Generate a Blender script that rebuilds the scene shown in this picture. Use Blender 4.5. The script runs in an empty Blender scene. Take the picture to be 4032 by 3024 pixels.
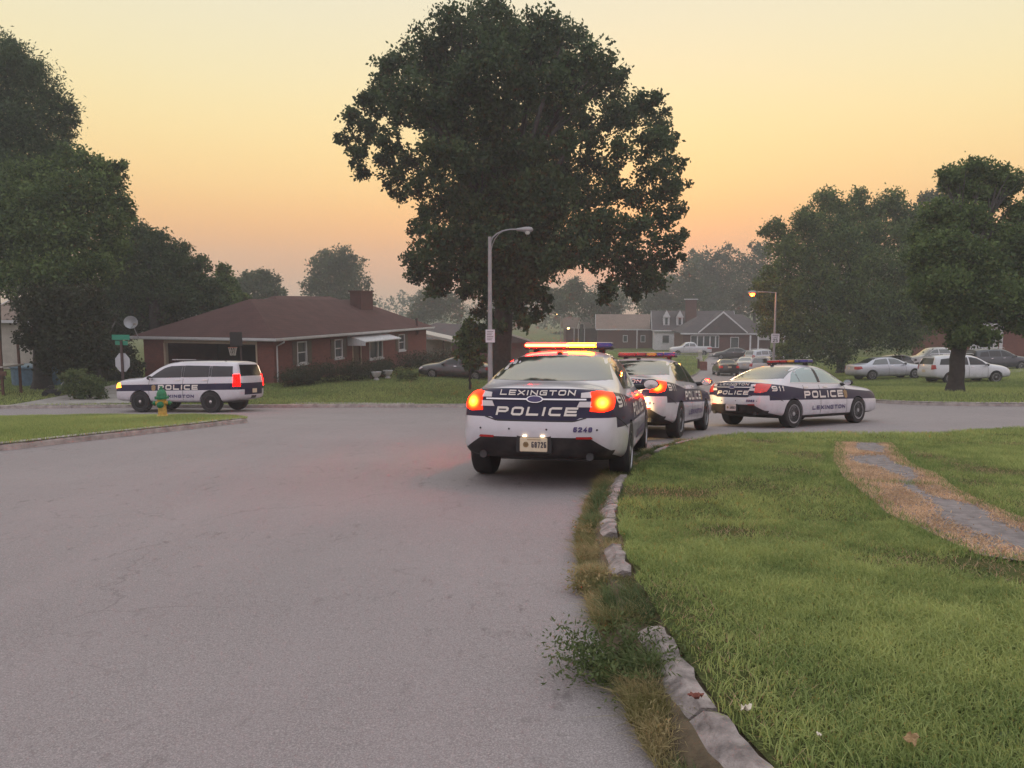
import bpy, bmesh, math, random
import numpy as np
from mathutils import Vector, Matrix, Euler
from mathutils.bvhtree import BVHTree
from mathutils.geometry import delaunay_2d_cdt

random.seed(7)
rng = np.random.default_rng(7)
C = bpy.context.scene.collection
SC = bpy.context.scene
R = math.radians
PI = math.pi

# ------------------------------------------------------------------ camera, sky, sun, exposure
F_PX, HORIZON = 3028.0, 1190.0
PITCH = math.atan((1512 - HORIZON) / F_PX)
CAM_Z = 1.6
cam_d = bpy.data.cameras.new('camera')
cam = bpy.data.objects.new('camera', cam_d)
C.objects.link(cam)
cam.location = (0, 0, CAM_Z)
cam.rotation_euler = (PI / 2 - PITCH, 0, 0)
cam_d.sensor_width = 36
cam_d.lens = 36 * F_PX / 4032
cam_d.clip_start = 0.05
cam_d.clip_end = 3000
SC.camera = cam

SUN_EL, SUN_AZ = R(3.0), R(8.0)          # sun just above the far trees, straight ahead
w = bpy.data.worlds.new('World')
SC.world = w
w.use_nodes = True
nt = w.node_tree
nt.nodes.clear()
wo = nt.nodes.new('ShaderNodeOutputWorld')
sky = nt.nodes.new('ShaderNodeTexSky')
sky.sky_type = 'NISHITA'
sky.sun_disc = False
sky.sun_elevation = SUN_EL
sky.sun_rotation = SUN_AZ
sky.air_density = 2.0
sky.dust_density = 4.0
bg1 = nt.nodes.new('ShaderNodeBackground')
bg1.inputs[1].default_value = 0.02
nt.links.new(sky.outputs[0], bg1.inputs[0])
tc = nt.nodes.new('ShaderNodeTexCoord')
sx = nt.nodes.new('ShaderNodeSeparateXYZ')
nt.links.new(tc.outputs['Generated'], sx.inputs[0])


def wmath(op, a, b=None):
    n = nt.nodes.new('ShaderNodeMath')
    n.operation = op
    for i, q in enumerate((a, b)):
        if q is None:
            continue
        if isinstance(q, (int, float)):
            n.inputs[i].default_value = q
        else:
            nt.links.new(q, n.inputs[i])
    return n.outputs[0]


elev = wmath('DIVIDE', wmath('ARCSINE', sx.outputs[2]), PI / 2)


def wramp(stops, fac):
    n = nt.nodes.new('ShaderNodeValToRGB')
    n.color_ramp.interpolation = 'B_SPLINE'
    e = n.color_ramp.elements
    while len(e) < len(stops):
        e.new(0.5)
    for i, (p, c) in enumerate(stops):
        e[i].position = p
        e[i].color = (*c, 1)
    nt.links.new(fac, n.inputs[0])
    return n.outputs[0]


# the glow side (ahead) and the side behind the camera
east = wramp([(0.0, (.48, .36, .27)), (.03, (.66, .37, .21)), (.06, (.80, .44, .19)), (.09, (.84, .57, .25)), (.13, (.83, .66, .33)),
              (.17, (.78, .68, .41)), (.22, (.72, .67, .49)), (.28, (.69, .66, .54)), (.40, (.78, .76, .70)), (.65, (.92, .94, 1.0)), (1.0, (.92, .97, 1.10))], elev)
west = wramp([(0.0, (.56, .49, .52)), (.06, (.72, .60, .63)), (.15, (.86, .72, .76)), (.30, (.95, .86, .92)), (.55, (.94, .95, 1.05)), (1.0, (.92, .97, 1.10))], elev)
mx = nt.nodes.new('ShaderNodeMix')
mx.data_type = 'RGBA'
mr = nt.nodes.new('ShaderNodeMapRange')
mr.interpolation_type = 'SMOOTHSTEP'
mr.inputs[1].default_value = -0.3
mr.inputs[2].default_value = 0.8
nt.links.new(sx.outputs[1], mr.inputs[0])
nt.links.new(mr.outputs[0], mx.inputs[0])
nt.links.new(west, mx.inputs[6])
nt.links.new(east, mx.inputs[7])
bg2 = nt.nodes.new('ShaderNodeBackground')
bg2.inputs[1].default_value = 1.0
nt.links.new(mx.outputs[2], bg2.inputs[0])
ad = nt.nodes.new('ShaderNodeAddShader')
nt.links.new(bg1.outputs[0], ad.inputs[0])
nt.links.new(bg2.outputs[0], ad.inputs[1])
nt.links.new(ad.outputs[0], wo.inputs[0])

sl = bpy.data.lights.new('sun', 'SUN')
sl.energy = 0.5
sl.angle = R(12)
sl.color = (1.0, .72, .45)
so = bpy.data.objects.new('sun', sl)
C.objects.link(so)
sdir = Vector((math.sin(SUN_AZ) * math.cos(SUN_EL), math.cos(SUN_AZ) * math.cos(SUN_EL), math.sin(SUN_EL)))
so.rotation_euler = (-sdir).to_track_quat('-Z', 'Y').to_euler()

SC.view_settings.view_transform = 'Standard'
SC.view_settings.look = 'None'
SC.view_settings.exposure = 0.25
SC.view_settings.gamma = 1.0
SC.view_settings.use_curve_mapping = False
SC.render.engine = 'CYCLES'
cy = SC.cycles
cy.use_denoising = True
try:
    cy.denoiser = 'OPENIMAGEDENOISE'
except Exception:
    pass
cy.max_bounces = 5
cy.diffuse_bounces = 2
cy.glossy_bounces = 2
cy.transmission_bounces = 3
cy.volume_bounces = 1
cy.transparent_max_bounces = 8
cy.sample_clamp_indirect = 4
cy.caustics_reflective = False
cy.caustics_refractive = False
HAZE_DENSITY = 0.0015


# ------------------------------------------------------------------ geometry helpers
def at(px, py, D):
    """world point seen at photo pixel (4032 wide) at forward distance D"""
    cx, cz = (px - 2016) / F_PX, (1512 - py) / F_PX
    Y = math.cos(PITCH) + math.sin(PITCH) * cz
    Z = -math.sin(PITCH) + math.cos(PITCH) * cz
    t = D / Y
    return Vector((cx * t, D, CAM_Z + Z * t))


CP = [(0, 0, 0), (0, -8, .45), (3, 2.7, -.05), (-4, 3, -.12), (.8, 10.7, -.60), (2.7, 15.26, -.99), (7.2, 19.5, -1.62), (-12.4, 29.4, -2.66),
      (-8.6, 19, -1.32), (-8.4, 12.6, -.85), (-15, 30, -2.66), (-22, 30, -2.7), (-13.2, 42.5, -2.98), (-6.9, 62, -3.3), (-20, 50, -3.1),
      (-.5, 40, -3.2), (-1, 31, -2.7), (19, 33, -2.25), (13, 27, -2.05), (18, 26, -2.0), (10.8, 16.4, -1.15), (6.5, 13, -.9), (5, 5, -.3),
      (24, 50, -3.5), (26, 41, -3.05), (36, 58, -3.6), (33, 62, -3.8), (19, 69, -5.0), (12, 50, -4.0), (22, 75, -5.3), (29, 85, -5.3), (28, 100, -5.8),
      (24, 106, -5.7), (19.7, 58, -4.4), (-12, 8, -.5), (-25, 10, -.6), (-20, 22, -1.9), (-35, 30, -2.5), (15, 8, -.4), (20, 20, -1.4), (40, 25, -1.8),
      (-60, 60, -3.2), (-15, 90, -4.6), (60, 90, -3.5), (40, 130, -6.2), (0, 140, -6.6), (-80, 130, -6), (100, 140, -5), (-60, 0, 0), (60, 0, 0), (0, -60, 1.5),
      (0, 260, -8), (-200, 250, -8), (200, 250, -8), (-250, 0, -2), (250, 0, -2), (0, 600, -9), (-500, 500, -9), (500, 500, -9), (0, -300, 2),
      (-500, -200, 0), (500, -200, 0)]
_cp = np.array(CP, float)


def _phi(r):
    return r


_n = len(_cp)
_A = np.zeros((_n + 3, _n + 3))
_d = np.hypot(_cp[:, None, 0] - _cp[None, :, 0], _cp[:, None, 1] - _cp[None, :, 1])
_A[:_n, :_n] = -_d + np.eye(_n) * 1.2
_A[:_n, _n] = 1
_A[:_n, _n + 1:] = _cp[:, :2] / 100
_A[_n:, :_n] = _A[:_n, _n:].T
_wt = np.linalg.solve(_A, np.concatenate([_cp[:, 2], np.zeros(3)]))


def Tn(x, y):
    x = np.atleast_1d(np.asarray(x, float))
    y = np.atleast_1d(np.asarray(y, float))
    out = np.empty(x.shape)
    for i in range(0, len(x), 20000):
        a, b = x[i:i + 20000], y[i:i + 20000]
        # slightly rounded cone kernel keeps the ground smooth at the control points
        d = np.sqrt((a[:, None] - _cp[None, :, 0]) ** 2 + (b[:, None] - _cp[None, :, 1]) ** 2 + 4.0) - 2.0
        out[i:i + 20000] = -d @ _wt[:_n] + _wt[_n] + (a * _wt[_n + 1] + b * _wt[_n + 2]) / 100
    return out


def T(x, y):
    return float(Tn(x, y)[0])


def ground_at(px, py, lift=0.0):
    """where the ray through a photo pixel meets the ground"""
    lo, hi = 1.0, 2.0
    while hi < 600:
        p = at(px, py, hi)
        if p.z < T(p.x, p.y) + lift:
            break
        lo, hi = hi, hi * 1.12
    for _ in range(30):
        m = (lo + hi) / 2
        p = at(px, py, m)
        if p.z < T(p.x, p.y) + lift:
            hi = m
        else:
            lo = m
    return p.x, p.y


def new_mesh_obj(name, verts, faces, mat=None, parent=None, smooth=False, mats=None):
    me = bpy.data.meshes.new(name)
    me.from_pydata([tuple(v) for v in verts], [], faces)
    me.update()
    if smooth:
        me.polygons.foreach_set('use_smooth', [True] * len(me.polygons))
    for m in (mats or ([mat] if mat else [])):
        me.materials.append(m)
    o = bpy.data.objects.new(name, me)
    C.objects.link(o)
    if parent:
        o.parent = parent
    return o


class MB:
    """collects simple shapes into one mesh"""

    def __init__(s):
        s.v, s.f = [], []

    def add(s, vs, fs):
        n = len(s.v)
        s.v += [tuple(v) for v in vs]
        s.f += [tuple(i + n for i in f) for f in fs]
        return s

    def box(s, x0, x1, y0, y1, z0, z1):
        vs = [(x, y, z) for z in (z0, z1) for y in (y0, y1) for x in (x0, x1)]
        return s.add(vs, [(0, 2, 3, 1), (4, 5, 7, 6), (0, 1, 5, 4), (2, 6, 7, 3), (0, 4, 6, 2), (1, 3, 7, 5)])

    def bevbox(s, x0, x1, y0, y1, z0, z1, b):
        bm = bmesh.new()
        bmesh.ops.create_cube(bm, size=1)
        for v in bm.verts:
            v.co = ((x0 + x1) / 2 + v.co.x * (x1 - x0), (y0 + y1) / 2 + v.co.y * (y1 - y0), (z0 + z1) / 2 + v.co.z * (z1 - z0))
        bmesh.ops.bevel(bm, geom=bm.edges[:], offset=b, segments=2, affect='EDGES')
        bm.verts.index_update()
        s.add([v.co[:] for v in bm.verts], [[v.index for v in f.verts] for f in bm.faces])
        bm.free()
        return s

    def tube(s, pts, rad, n=8, cap=True):
        pts = [Vector(p) for p in pts]
        if not hasattr(rad, '__len__'):
            rad = [rad] * len(pts)
        base = len(s.v)
        prev = None
        for i, p in enumerate(pts):
            t = (pts[min(i + 1, len(pts) - 1)] - pts[max(i - 1, 0)]).normalized()
            a = prev if prev is not None else (Vector((1, 0, 0)) if abs(t.x) < .8 else Vector((0, 1, 0)))
            a = (a - t * a.dot(t)).normalized()
            prev = a
            b = t.cross(a)
            for k in range(n):
                an = 2 * PI * k / n
                s.v.append(tuple(p + (a * math.cos(an) + b * math.sin(an)) * rad[i]))
        for i in range(len(pts) - 1):
            for k in range(n):
                a0 = base + i * n + k
                a1 = base + i * n + (k + 1) % n
                s.f.append((a0, a1, a1 + n, a0 + n))
        if cap:
            s.f.append(tuple(base + k for k in reversed(range(n))))
            s.f.append(tuple(base + (len(pts) - 1) * n + k for k in range(n)))
        return s

    def lathe(s, prof, n=24, axis='z', origin=(0, 0, 0)):
        base = len(s.v)
        o = Vector(origin)
        for r, h in prof:
            for k in range(n):
                a = 2 * PI * k / n
                c, q = r * math.cos(a), r * math.sin(a)
                p = {'z': Vector((c, q, h)), 'x': Vector((h, c, q)), 'y': Vector((c, h, q))}[axis]
                s.v.append(tuple(p + o))
        for i in range(len(prof) - 1):
            for k in range(n):
                a0 = base + i * n + k
                a1 = base + i * n + (k + 1) % n
                s.f.append((a0, a1, a1 + n, a0 + n))
        s.f.append(tuple(base + k for k in reversed(range(n))))
        s.f.append(tuple(base + (len(prof) - 1) * n + k for k in range(n)))
        return s

    def prism(s, poly, z0, z1, axes='xyz'):
        n = len(poly)
        mp = {'xyz': lambda a, b, h: (a, b, h), 'xzy': lambda a, b, h: (a, h, b), 'yzx': lambda a, b, h: (h, a, b)}[axes]
        vs = [mp(a, b, z0) for a, b in poly] + [mp(a, b, z1) for a, b in poly]
        return s.add(vs, [tuple(reversed(range(n))), tuple(range(n, 2 * n))] + [(i, (i + 1) % n, (i + 1) % n + n, i + n) for i in range(n)])

    def build(s, name, mat, parent=None, smooth=False):
        o = new_mesh_obj(name, s.v, s.f, mat, parent, smooth)
        bm = bmesh.new()
        bm.from_mesh(o.data)
        bmesh.ops.recalc_face_normals(bm, faces=bm.faces[:])
        bm.to_mesh(o.data)
        bm.free()
        if smooth:
            try:
                o.data.set_sharp_from_angle(angle=R(40))
            except Exception:
                pass
        return o


def tag(o, label=None, cat=None, group=None, kind=None):
    if label:
        o['label'] = label
    if cat:
        o['category'] = cat
    if group:
        o['group'] = group
    if kind:
        o['kind'] = kind
    return o


def thing(name, label, cat, loc=(0, 0, 0), rz=0.0, group=None):
    o = bpy.data.objects.new(name, None)
    o.empty_display_size = .3
    C.objects.link(o)
    o.location = loc
    o.rotation_euler = (0, 0, rz)
    return tag(o, label, cat, group)


# ------------------------------------------------------------------ materials
class E:
    """tiny expression builder for Math nodes"""

    def __init__(s, nt, sock):
        s.nt, s.s = nt, sock

    def _m(s, op, *a):
        n = s.nt.nodes.new('ShaderNodeMath')
        n.operation = op
        for i, q in enumerate((s,) + a):
            if isinstance(q, E):
                s.nt.links.new(q.s, n.inputs[i])
            else:
                n.inputs[i].default_value = q
        return E(s.nt, n.outputs[0])

    def __add__(s, o): return s._m('ADD', o)
    def __sub__(s, o): return s._m('SUBTRACT', o)
    def __mul__(s, o): return s._m('MULTIPLY', o)
    def abs(s): return s._m('ABSOLUTE')
    def gt(s, o): return s._m('GREATER_THAN', o)
    def lt(s, o): return s._m('LESS_THAN', o)
    def mn(s, o): return s._m('MINIMUM', o)
    def mxx(s, o): return s._m('MAXIMUM', o)

    def step(s, a, b, va=0.0, vb=1.0):
        n = s.nt.nodes.new('ShaderNodeMapRange')
        s.nt.links.new(s.s, n.inputs[0])
        for i, q in enumerate((a, b, va, vb)):
            n.inputs[i + 1].default_value = q
        return E(s.nt, n.outputs[0])


def base_mat(name):
    m = bpy.data.materials.new(name)
    m.use_nodes = True
    nt = m.node_tree
    return m, nt, nt.nodes['Principled BSDF']


def mixc(nt, fac, a, b):
    n = nt.nodes.new('ShaderNodeMix')
    n.data_type = 'RGBA'
    for sock, q in ((n.inputs[0], fac), (n.inputs[6], a), (n.inputs[7], b)):
        if isinstance(q, E):
            nt.links.new(q.s, sock)
        elif isinstance(q, (int, float)):
            sock.default_value = q
        elif isinstance(q, tuple):
            sock.default_value = (*q, 1)
        else:
            nt.links.new(q, sock)
    return n.outputs[2]


def noise(nt, scale, detail=4, coord='Object', vec=None, rough=.55, out=0, scl=None):
    n = nt.nodes.new('ShaderNodeTexNoise')
    n.inputs['Scale'].default_value = scale
    n.inputs['Detail'].default_value = detail
    n.inputs['Roughness'].default_value = rough
    t = nt.nodes.new('ShaderNodeTexCoord')
    src = t.outputs[coord]
    if scl:
        mp = nt.nodes.new('ShaderNodeMapping')
        mp.inputs['Scale'].default_value = scl
        if len(scl) > 3:
            pass
        nt.links.new(src, mp.inputs[0])
        src = mp.outputs[0]
    nt.links.new(src, n.inputs[0])
    return E(nt, n.outputs[out])


def bump(nt, bs, h, strength=.3, dist=.02):
    b = nt.nodes.new('ShaderNodeBump')
    b.inputs['Strength'].default_value = strength
    b.inputs['Distance'].default_value = dist
    nt.links.new(h.s, b.inputs['Height'])
    nt.links.new(b.outputs[0], bs.inputs['Normal'])


def mat(name, col, rough=.6, var=.15, scale=3.0, metal=0.0, bmp=0.0, coat=0.0, spec=.5, emit=None, estr=1.0):
    m, nt, bs = base_mat(name)
    if var > 0:
        n = noise(nt, scale, 5).step(.3, .7)
        c = mixc(nt, n, tuple(max(0, q * (1 - var)) for q in col), tuple(min(1, q * (1 + var)) for q in col))
        nt.links.new(c, bs.inputs['Base Color'])
    else:
        bs.inputs['Base Color'].default_value = (*col, 1)
    bs.inputs['Roughness'].default_value = rough
    bs.inputs['Metallic'].default_value = metal
    bs.inputs['Coat Weight'].default_value = coat
    bs.inputs['Coat Roughness'].default_value = .06
    bs.inputs['Specular IOR Level'].default_value = spec
    if bmp:
        bump(nt, bs, noise(nt, scale * 6, 6), bmp)
    if emit:
        bs.inputs['Emission Color'].default_value = (*emit, 1)
        bs.inputs['Emission Strength'].default_value = estr
    return m


def asphalt():
    m, nt, bs = base_mat('asphalt')
    big = noise(nt, .35, 5).step(.35, .65)
    mid = noise(nt, 2.2, 6, rough=.7).step(.3, .7)
    fine = noise(nt, 70, 3, rough=.8).step(.38, .62)
    grit = noise(nt, 130, 2, rough=.9).step(.47, .66)
    c = mixc(nt, big, (.222, .198, .203), (.272, .246, .250))
    c = mixc(nt, mid * .40, c, (.225, .204, .205))
    c = mixc(nt, fine * .55, c, (.14, .12, .12))
    c = mixc(nt, grit * .55, c, (.50, .45, .44))
    cgr = noise(nt, 28, 3, rough=.9).step(.56, .72)
    c = mixc(nt, cgr * .42, c, (.11, .095, .10))
    # long worn streaks that follow the road and broken dark tar smears inside them
    st = noise(nt, 1.0, 4, scl=(2.0, .10, 1)).step(.48, .72)
    c = mixc(nt, st * .22, c, (.31, .265, .27))
    zone = noise(nt, .42, 2).step(.43, .56)
    sm = noise(nt, 4.5, 7, rough=.75, scl=(1.6, .75, 1)).step(.57, .66)
    c = mixc(nt, sm * zone * .5, c, (.10, .084, .087))
    # hairline cracks
    v = nt.nodes.new('ShaderNodeTexVoronoi')
    v.feature = 'DISTANCE_TO_EDGE'
    v.inputs['Scale'].default_value = .33
    t = nt.nodes.new('ShaderNodeTexCoord')
    wn = nt.nodes.new('ShaderNodeTexNoise')
    wn.inputs['Scale'].default_value = 1.6
    wn.inputs['Detail'].default_value = 6
    nt.links.new(t.outputs['Object'], wn.inputs[0])
    vm = nt.nodes.new('ShaderNodeVectorMath')
    vm.operation = 'MULTIPLY_ADD'
    nt.links.new(wn.outputs[1], vm.inputs[0])
    vm.inputs[1].default_value = (1.1, 1.1, 1.1)
    nt.links.new(t.outputs['Object'], vm.inputs[2])
    nt.links.new(vm.outputs[0], v.inputs[0])
    crack = E(nt, v.outputs[0]).step(.0, .006, 1, 0)
    cz = noise(nt, .5, 2).step(.42, .58)
    c = mixc(nt, crack * cz * .35, c, (.09, .075, .078))
    nt.links.new(c, bs.inputs['Base Color'])
    bs.inputs['Roughness'].default_value = .82
    bs.inputs['Specular IOR Level'].default_value = .35
    bump(nt, bs, fine * .6 + grit * .4, .35, .006)
    return m


def lawn_mat():
    m, nt, bs = base_mat('lawn_soil_and_turf')
    a = noise(nt, .5, 4).step(.35, .65)
    b = noise(nt, 9, 5, rough=.7).step(.35, .65)
    f = noise(nt, 60, 3, rough=.8).step(.4, .6)
    c = mixc(nt, a, (.10, .145, .040), (.15, .185, .06))
    c = mixc(nt, b * .5, c, (.19, .15, .075))
    c = mixc(nt, f * .5, c, (.035, .05, .018))
    nt.links.new(c, bs.inputs['Base Color'])
    bs.inputs['Roughness'].default_value = .9
    bs.inputs['Specular IOR Level'].default_value = .1
    bump(nt, bs, b * .5 + f * .5, .8, .05)
    return m


def leaf_mat(name, c0, c1, trans=.35):
    """leaf colour comes from a per-clump attribute"""
    m, nt, bs = base_mat(name)
    at_ = nt.nodes.new('ShaderNodeAttribute')
    at_.attribute_name = 'tone'
    c = mixc(nt, E(nt, at_.outputs['Fac']), c0, c1)
    nt.links.new(c, bs.inputs['Base Color'])
    bs.inputs['Roughness'].default_value = .6
    bs.inputs['Specular IOR Level'].default_value = .25
    tr = nt.nodes.new('ShaderNodeBsdfTranslucent')
    nt.links.new(c, tr.inputs[0])
    ms = nt.nodes.new('ShaderNodeMixShader')
    ms.inputs[0].default_value = trans
    nt.links.new(bs.outputs[0], ms.inputs[1])
    nt.links.new(tr.outputs[0], ms.inputs[2])
    nt.links.new(ms.outputs[0], nt.nodes['Material Output'].inputs[0])
    return m


def brick_mat(name, c1, c2, mort, sc=1.0):
    m, nt, bs = base_mat(name)
    t = nt.nodes.new('ShaderNodeTexCoord')
    sp = nt.nodes.new('ShaderNodeSeparateXYZ')
    nt.links.new(t.outputs['Object'], sp.inputs[0])
    cb = nt.nodes.new('ShaderNodeCombineXYZ')
    u = E(nt, sp.outputs[0]) + E(nt, sp.outputs[1])
    nt.links.new(u.s, cb.inputs[0])
    nt.links.new(sp.outputs[2], cb.inputs[1])
    b = nt.nodes.new('ShaderNodeTexBrick')
    b.inputs['Scale'].default_value = 1.0
    b.inputs['Brick Width'].default_value = .21 * sc
    b.inputs['Row Height'].default_value = .075 * sc
    b.inputs['Mortar Size'].default_value = .008
    b.inputs['Color1'].default_value = (*c1, 1)
    b.inputs['Color2'].default_value = (*c2, 1)
    b.inputs['Mortar'].default_value = (*mort, 1)
    nt.links.new(cb.outputs[0], b.inputs[0])
    n = noise(nt, 1.5, 4).step(.3, .7)
    c = mixc(nt, n * .35, b.outputs[0], tuple(q * .55 for q in c1))
    nt.links.new(c, bs.inputs['Base Color'])
    bs.inputs['Roughness'].default_value = .9
    return m


def shingle_mat(name, c1, c2):
    m, nt, bs = base_mat(name)
    a = noise(nt, 1.2, 4).step(.3, .7)
    b = noise(nt, 14, 4, rough=.8).step(.35, .65)
    wv = nt.nodes.new('ShaderNodeTexWave')
    wv.bands_direction = 'Z'
    wv.inputs['Scale'].default_value = 3.2
    wv.inputs['Distortion'].default_value = .6
    t = nt.nodes.new('ShaderNodeTexCoord')
    nt.links.new(t.outputs['Object'], wv.inputs[0])
    c = mixc(nt, a, c1, c2)
    c = mixc(nt, b * .4, c, tuple(q * .5 for q in c1))
    c = mixc(nt, E(nt, wv.outputs['Fac']) * .25, c, tuple(q * .45 for q in c1))
    nt.links.new(c, bs.inputs['Base Color'])
    bs.inputs['Roughness'].default_value = .95
    bs.inputs['Specular IOR Level'].default_value = .2
    return m


M = {}
M['asphalt'] = asphalt()
M['lawn'] = lawn_mat()
M['concrete'] = mat('kerb_concrete', (.34, .30, .28), .9, .35, 5, bmp=.5)
M['old_concrete'] = mat('broken_kerb_concrete', (.27, .235, .225), .9, .55, 11, bmp=1.0)
M['soil'] = mat('bare_soil', (.10, .075, .045), .95, .4, 12, bmp=.8)
M['walk'] = mat('path_paving', (.185, .165, .165), .9, .35, 9, bmp=.4)
M['drive'] = mat('driveway_concrete', (.27, .25, .23), .9, .2, 2, bmp=.3)
M['bark'] = mat('bark', (.036, .030, .027), .95, .4, 6, bmp=.8)
M['leaf_big'] = leaf_mat('leaf_dark_oak', (.020, .042, .020), (.090, .135, .050))
M['leaf_green'] = leaf_mat('leaf_green', (.034, .066, .024), (.165, .235, .070))
M['leaf_pine'] = leaf_mat('leaf_pine', (.020, .042, .024), (.095, .145, .062))
M['leaf_far'] = leaf_mat('leaf_far', (.040, .062, .032), (.09, .12, .055))
M['hedge'] = leaf_mat('leaf_hedge', (.018, .026, .012), (.05, .058, .025), .2)
M['blade'] = leaf_mat('grass_blade', (.105, .185, .052), (.50, .55, .20), .4)
M['blade_dry'] = leaf_mat('dry_blade', (.17, .165, .06), (.50, .40, .22), .4)
M['weed'] = leaf_mat('weed_leaf', (.06, .095, .035), (.16, .20, .08), .35)
M['straw'] = leaf_mat('dead_grass', (.34, .23, .14), (.75, .52, .33), .3)
M['pole'] = mat('galvanised_pole', (.30, .29, .30), .55, .15, 4, metal=.4)
M['pole_dark'] = mat('rusty_post', (.07, .045, .045), .8, .3, 8)
M['sign_back'] = mat('aluminium_sign_back', (.45, .47, .50), .45, .08, 3, metal=.3)
M['sign_white'] = mat('sign_white', (.62, .58, .62), .5, .05)
M['sign_ink'] = mat('sign_ink', (.05, .04, .05), .6, 0)
M['sign_green'] = mat('street_sign_green', (.02, .22, .14), .5, .1)
M['sign_text'] = mat('sign_lettering_white', (.6, .68, .62), .5, 0)
M['brick_red'] = brick_mat('red_brick', (.20, .062, .045), (.145, .045, .036), (.16, .10, .085))
M['brick_dark'] = brick_mat('dark_brick', (.12, .045, .038), (.085, .035, .03), (.10, .07, .06))
M['shingle_red'] = shingle_mat('red_brown_shingles', (.078, .040, .038), (.115, .060, .055))
M['shingle_grey'] = shingle_mat('grey_shingles', (.085, .075, .078), (.12, .105, .105))
M['shingle_tan'] = shingle_mat('tan_shingles', (.20, .15, .125), (.26, .20, .165))
M['trim'] = mat('white_trim', (.52, .52, .53), .6, .1, 2)
M['trim_cream'] = mat('cream_trim', (.42, .34, .25), .7, .1, 2)
M['siding'] = mat('pale_siding', (.40, .37, .33), .8, .15, 2)
M['siding_white'] = mat('white_siding', (.55, .55, .56), .8, .1, 2)
M['glass_house'] = mat('window_glass', (.05, .06, .065), .08, 0, spec=.8)
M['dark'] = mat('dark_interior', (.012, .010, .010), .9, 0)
M['shutter'] = mat('dark_shutter', (.10, .08, .06), .8, .1)
M['wood'] = mat('brown_timber', (.10, .045, .03), .85, .3, 6)
M['door'] = mat('front_door', (.10, .065, .045), .6, .1)
M['hyd_green'] = mat('hydrant_green', (.010, .16, .065), .5, .25, 18, bmp=.2)
M['hyd_yellow'] = mat('hydrant_yellow', (.52, .34, .07), .55, .3, 14, bmp=.2)
M['blue_tarp'] = mat('blue_tarp', (.06, .12, .17), .6, .3, 3)
M['orange_plastic'] = mat('orange_plastic', (.30, .10, .06), .5, .1)
M['red_clay'] = mat('brick_red_plain', (.19, .07, .05), .9, .3, 8)
# vehicles
M['tyre'] = mat('tyre_rubber', (.012, .011, .012), .75, .2, 20)
M['rim'] = mat('alloy_rim', (.42, .42, .44), .3, .08, metal=.8)
M['steel_rim'] = mat('black_steel_rim', (.03, .03, .032), .45, .1)
M['chrome'] = mat('chrome', (.62, .6, .6), .12, 0, metal=1.0)
M['black_plastic'] = mat('black_plastic', (.012, .011, .013), .45, .1)
M['glass'] = mat('car_glass', (.028, .032, .034), .05, 0, coat=1.0, spec=1.0)
M['glass_tint'] = mat('tinted_car_glass', (.018, .018, .02), .12, 0, spec=.45)
M['glass_light'] = mat('car_glass_daylight_tint', (.15, .24, .245), .05, 0, coat=1.0, spec=1.0)  # opaque pane; daylight seen through the cabin put into its colour
M['seam'] = mat('panel_gap', (.03, .028, .03), .8, 0)
M['letter_silver'] = mat('reflective_lettering', (.66, .60, .55), .4, .05)
M['letter_blue'] = mat('blue_lettering', (.05, .035, .12), .4, 0)
M['lens_red'] = mat('red_lens', (.35, .012, .012), .15, 0, coat=.6)
M['lens_red_dim'] = mat('red_lens_added_glow', (.30, .015, .015), .2, 0, coat=.6, emit=(.6, .03, .02), estr=.35)  # weak glow added to a lens whose bulb is off
M['lens_clear'] = mat('clear_lens', (.55, .50, .50), .12, 0, coat=.6)
M['lens_amber'] = mat('amber_lens', (.55, .25, .03), .2, 0, coat=.6)
M['lens_blue'] = mat('blue_lens', (.03, .03, .22), .2, 0, coat=.6)
M['lit_red'] = mat('lit_brake_lens', (.25, .0, .0), .4, 0, spec=.1, emit=(1, .0004, .00015), estr=22)
M['lit_core'] = mat('lit_brake_bulb', (.5, .1, .02), .4, 0, emit=(1, .016, .0008), estr=110)
M['lit_bar_red'] = mat('lit_red_beacon', (.8, .1, .02), .3, 0, emit=(1, .0022, .0002), estr=850)
M['lit_bar_amber'] = mat('lit_amber_beacon', (.8, .5, .05), .3, 0, emit=(1, .20, .0004), estr=300)
M['lit_amber'] = mat('lit_turn_signal', (.8, .4, .05), .3, 0, emit=(1, .30, .02), estr=4)
M['lit_head'] = mat('lit_headlamp', (.9, .8, .6), .3, 0, emit=(1, .75, .42), estr=5)
M['plate'] = mat('number_plate', (.60, .50, .36), .5, .08, 20)
M['plate_pink'] = mat('number_plate_red_light_tint', (.62, .50, .48), .5, .08, 20)  # red light on the plate put into its base colour
M['sodium'] = mat('lit_sodium_lamp', (1, .6, .2), .3, 0, emit=(1, .055, .003), estr=70)
M['lamp_glass'] = mat('lamp_refractor', (.5, .5, .48), .2, 0)
M['far_lamp'] = mat('far_lit_lamp', (1, .7, .3), .3, 0, emit=(1, .55, .18), estr=12)


def lit_mat(name, col, lo, hi, fx, base=(.25, .01, .005)):
    """lens lit from inside: strength falls off away from the bright core"""
    m, nt, bs = base_mat(name)
    t = nt.nodes.new('ShaderNodeTexCoord')
    sp = nt.nodes.new('ShaderNodeSeparateXYZ')
    nt.links.new(t.outputs['Object'], sp.inputs[0])
    x, y, z = (E(nt, sp.outputs[i]) for i in range(3))
    f = fx(x, y, z)
    s_ = f * f * f * (hi - lo) + lo
    bs.inputs['Base Color'].default_value = (*base, 1)
    bs.inputs['Roughness'].default_value = .35
    bs.inputs['Specular IOR Level'].default_value = .2
    bs.inputs['Emission Color'].default_value = (*col, 1)
    nt.links.new(s_.s, bs.inputs['Emission Strength'])
    return m


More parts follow.
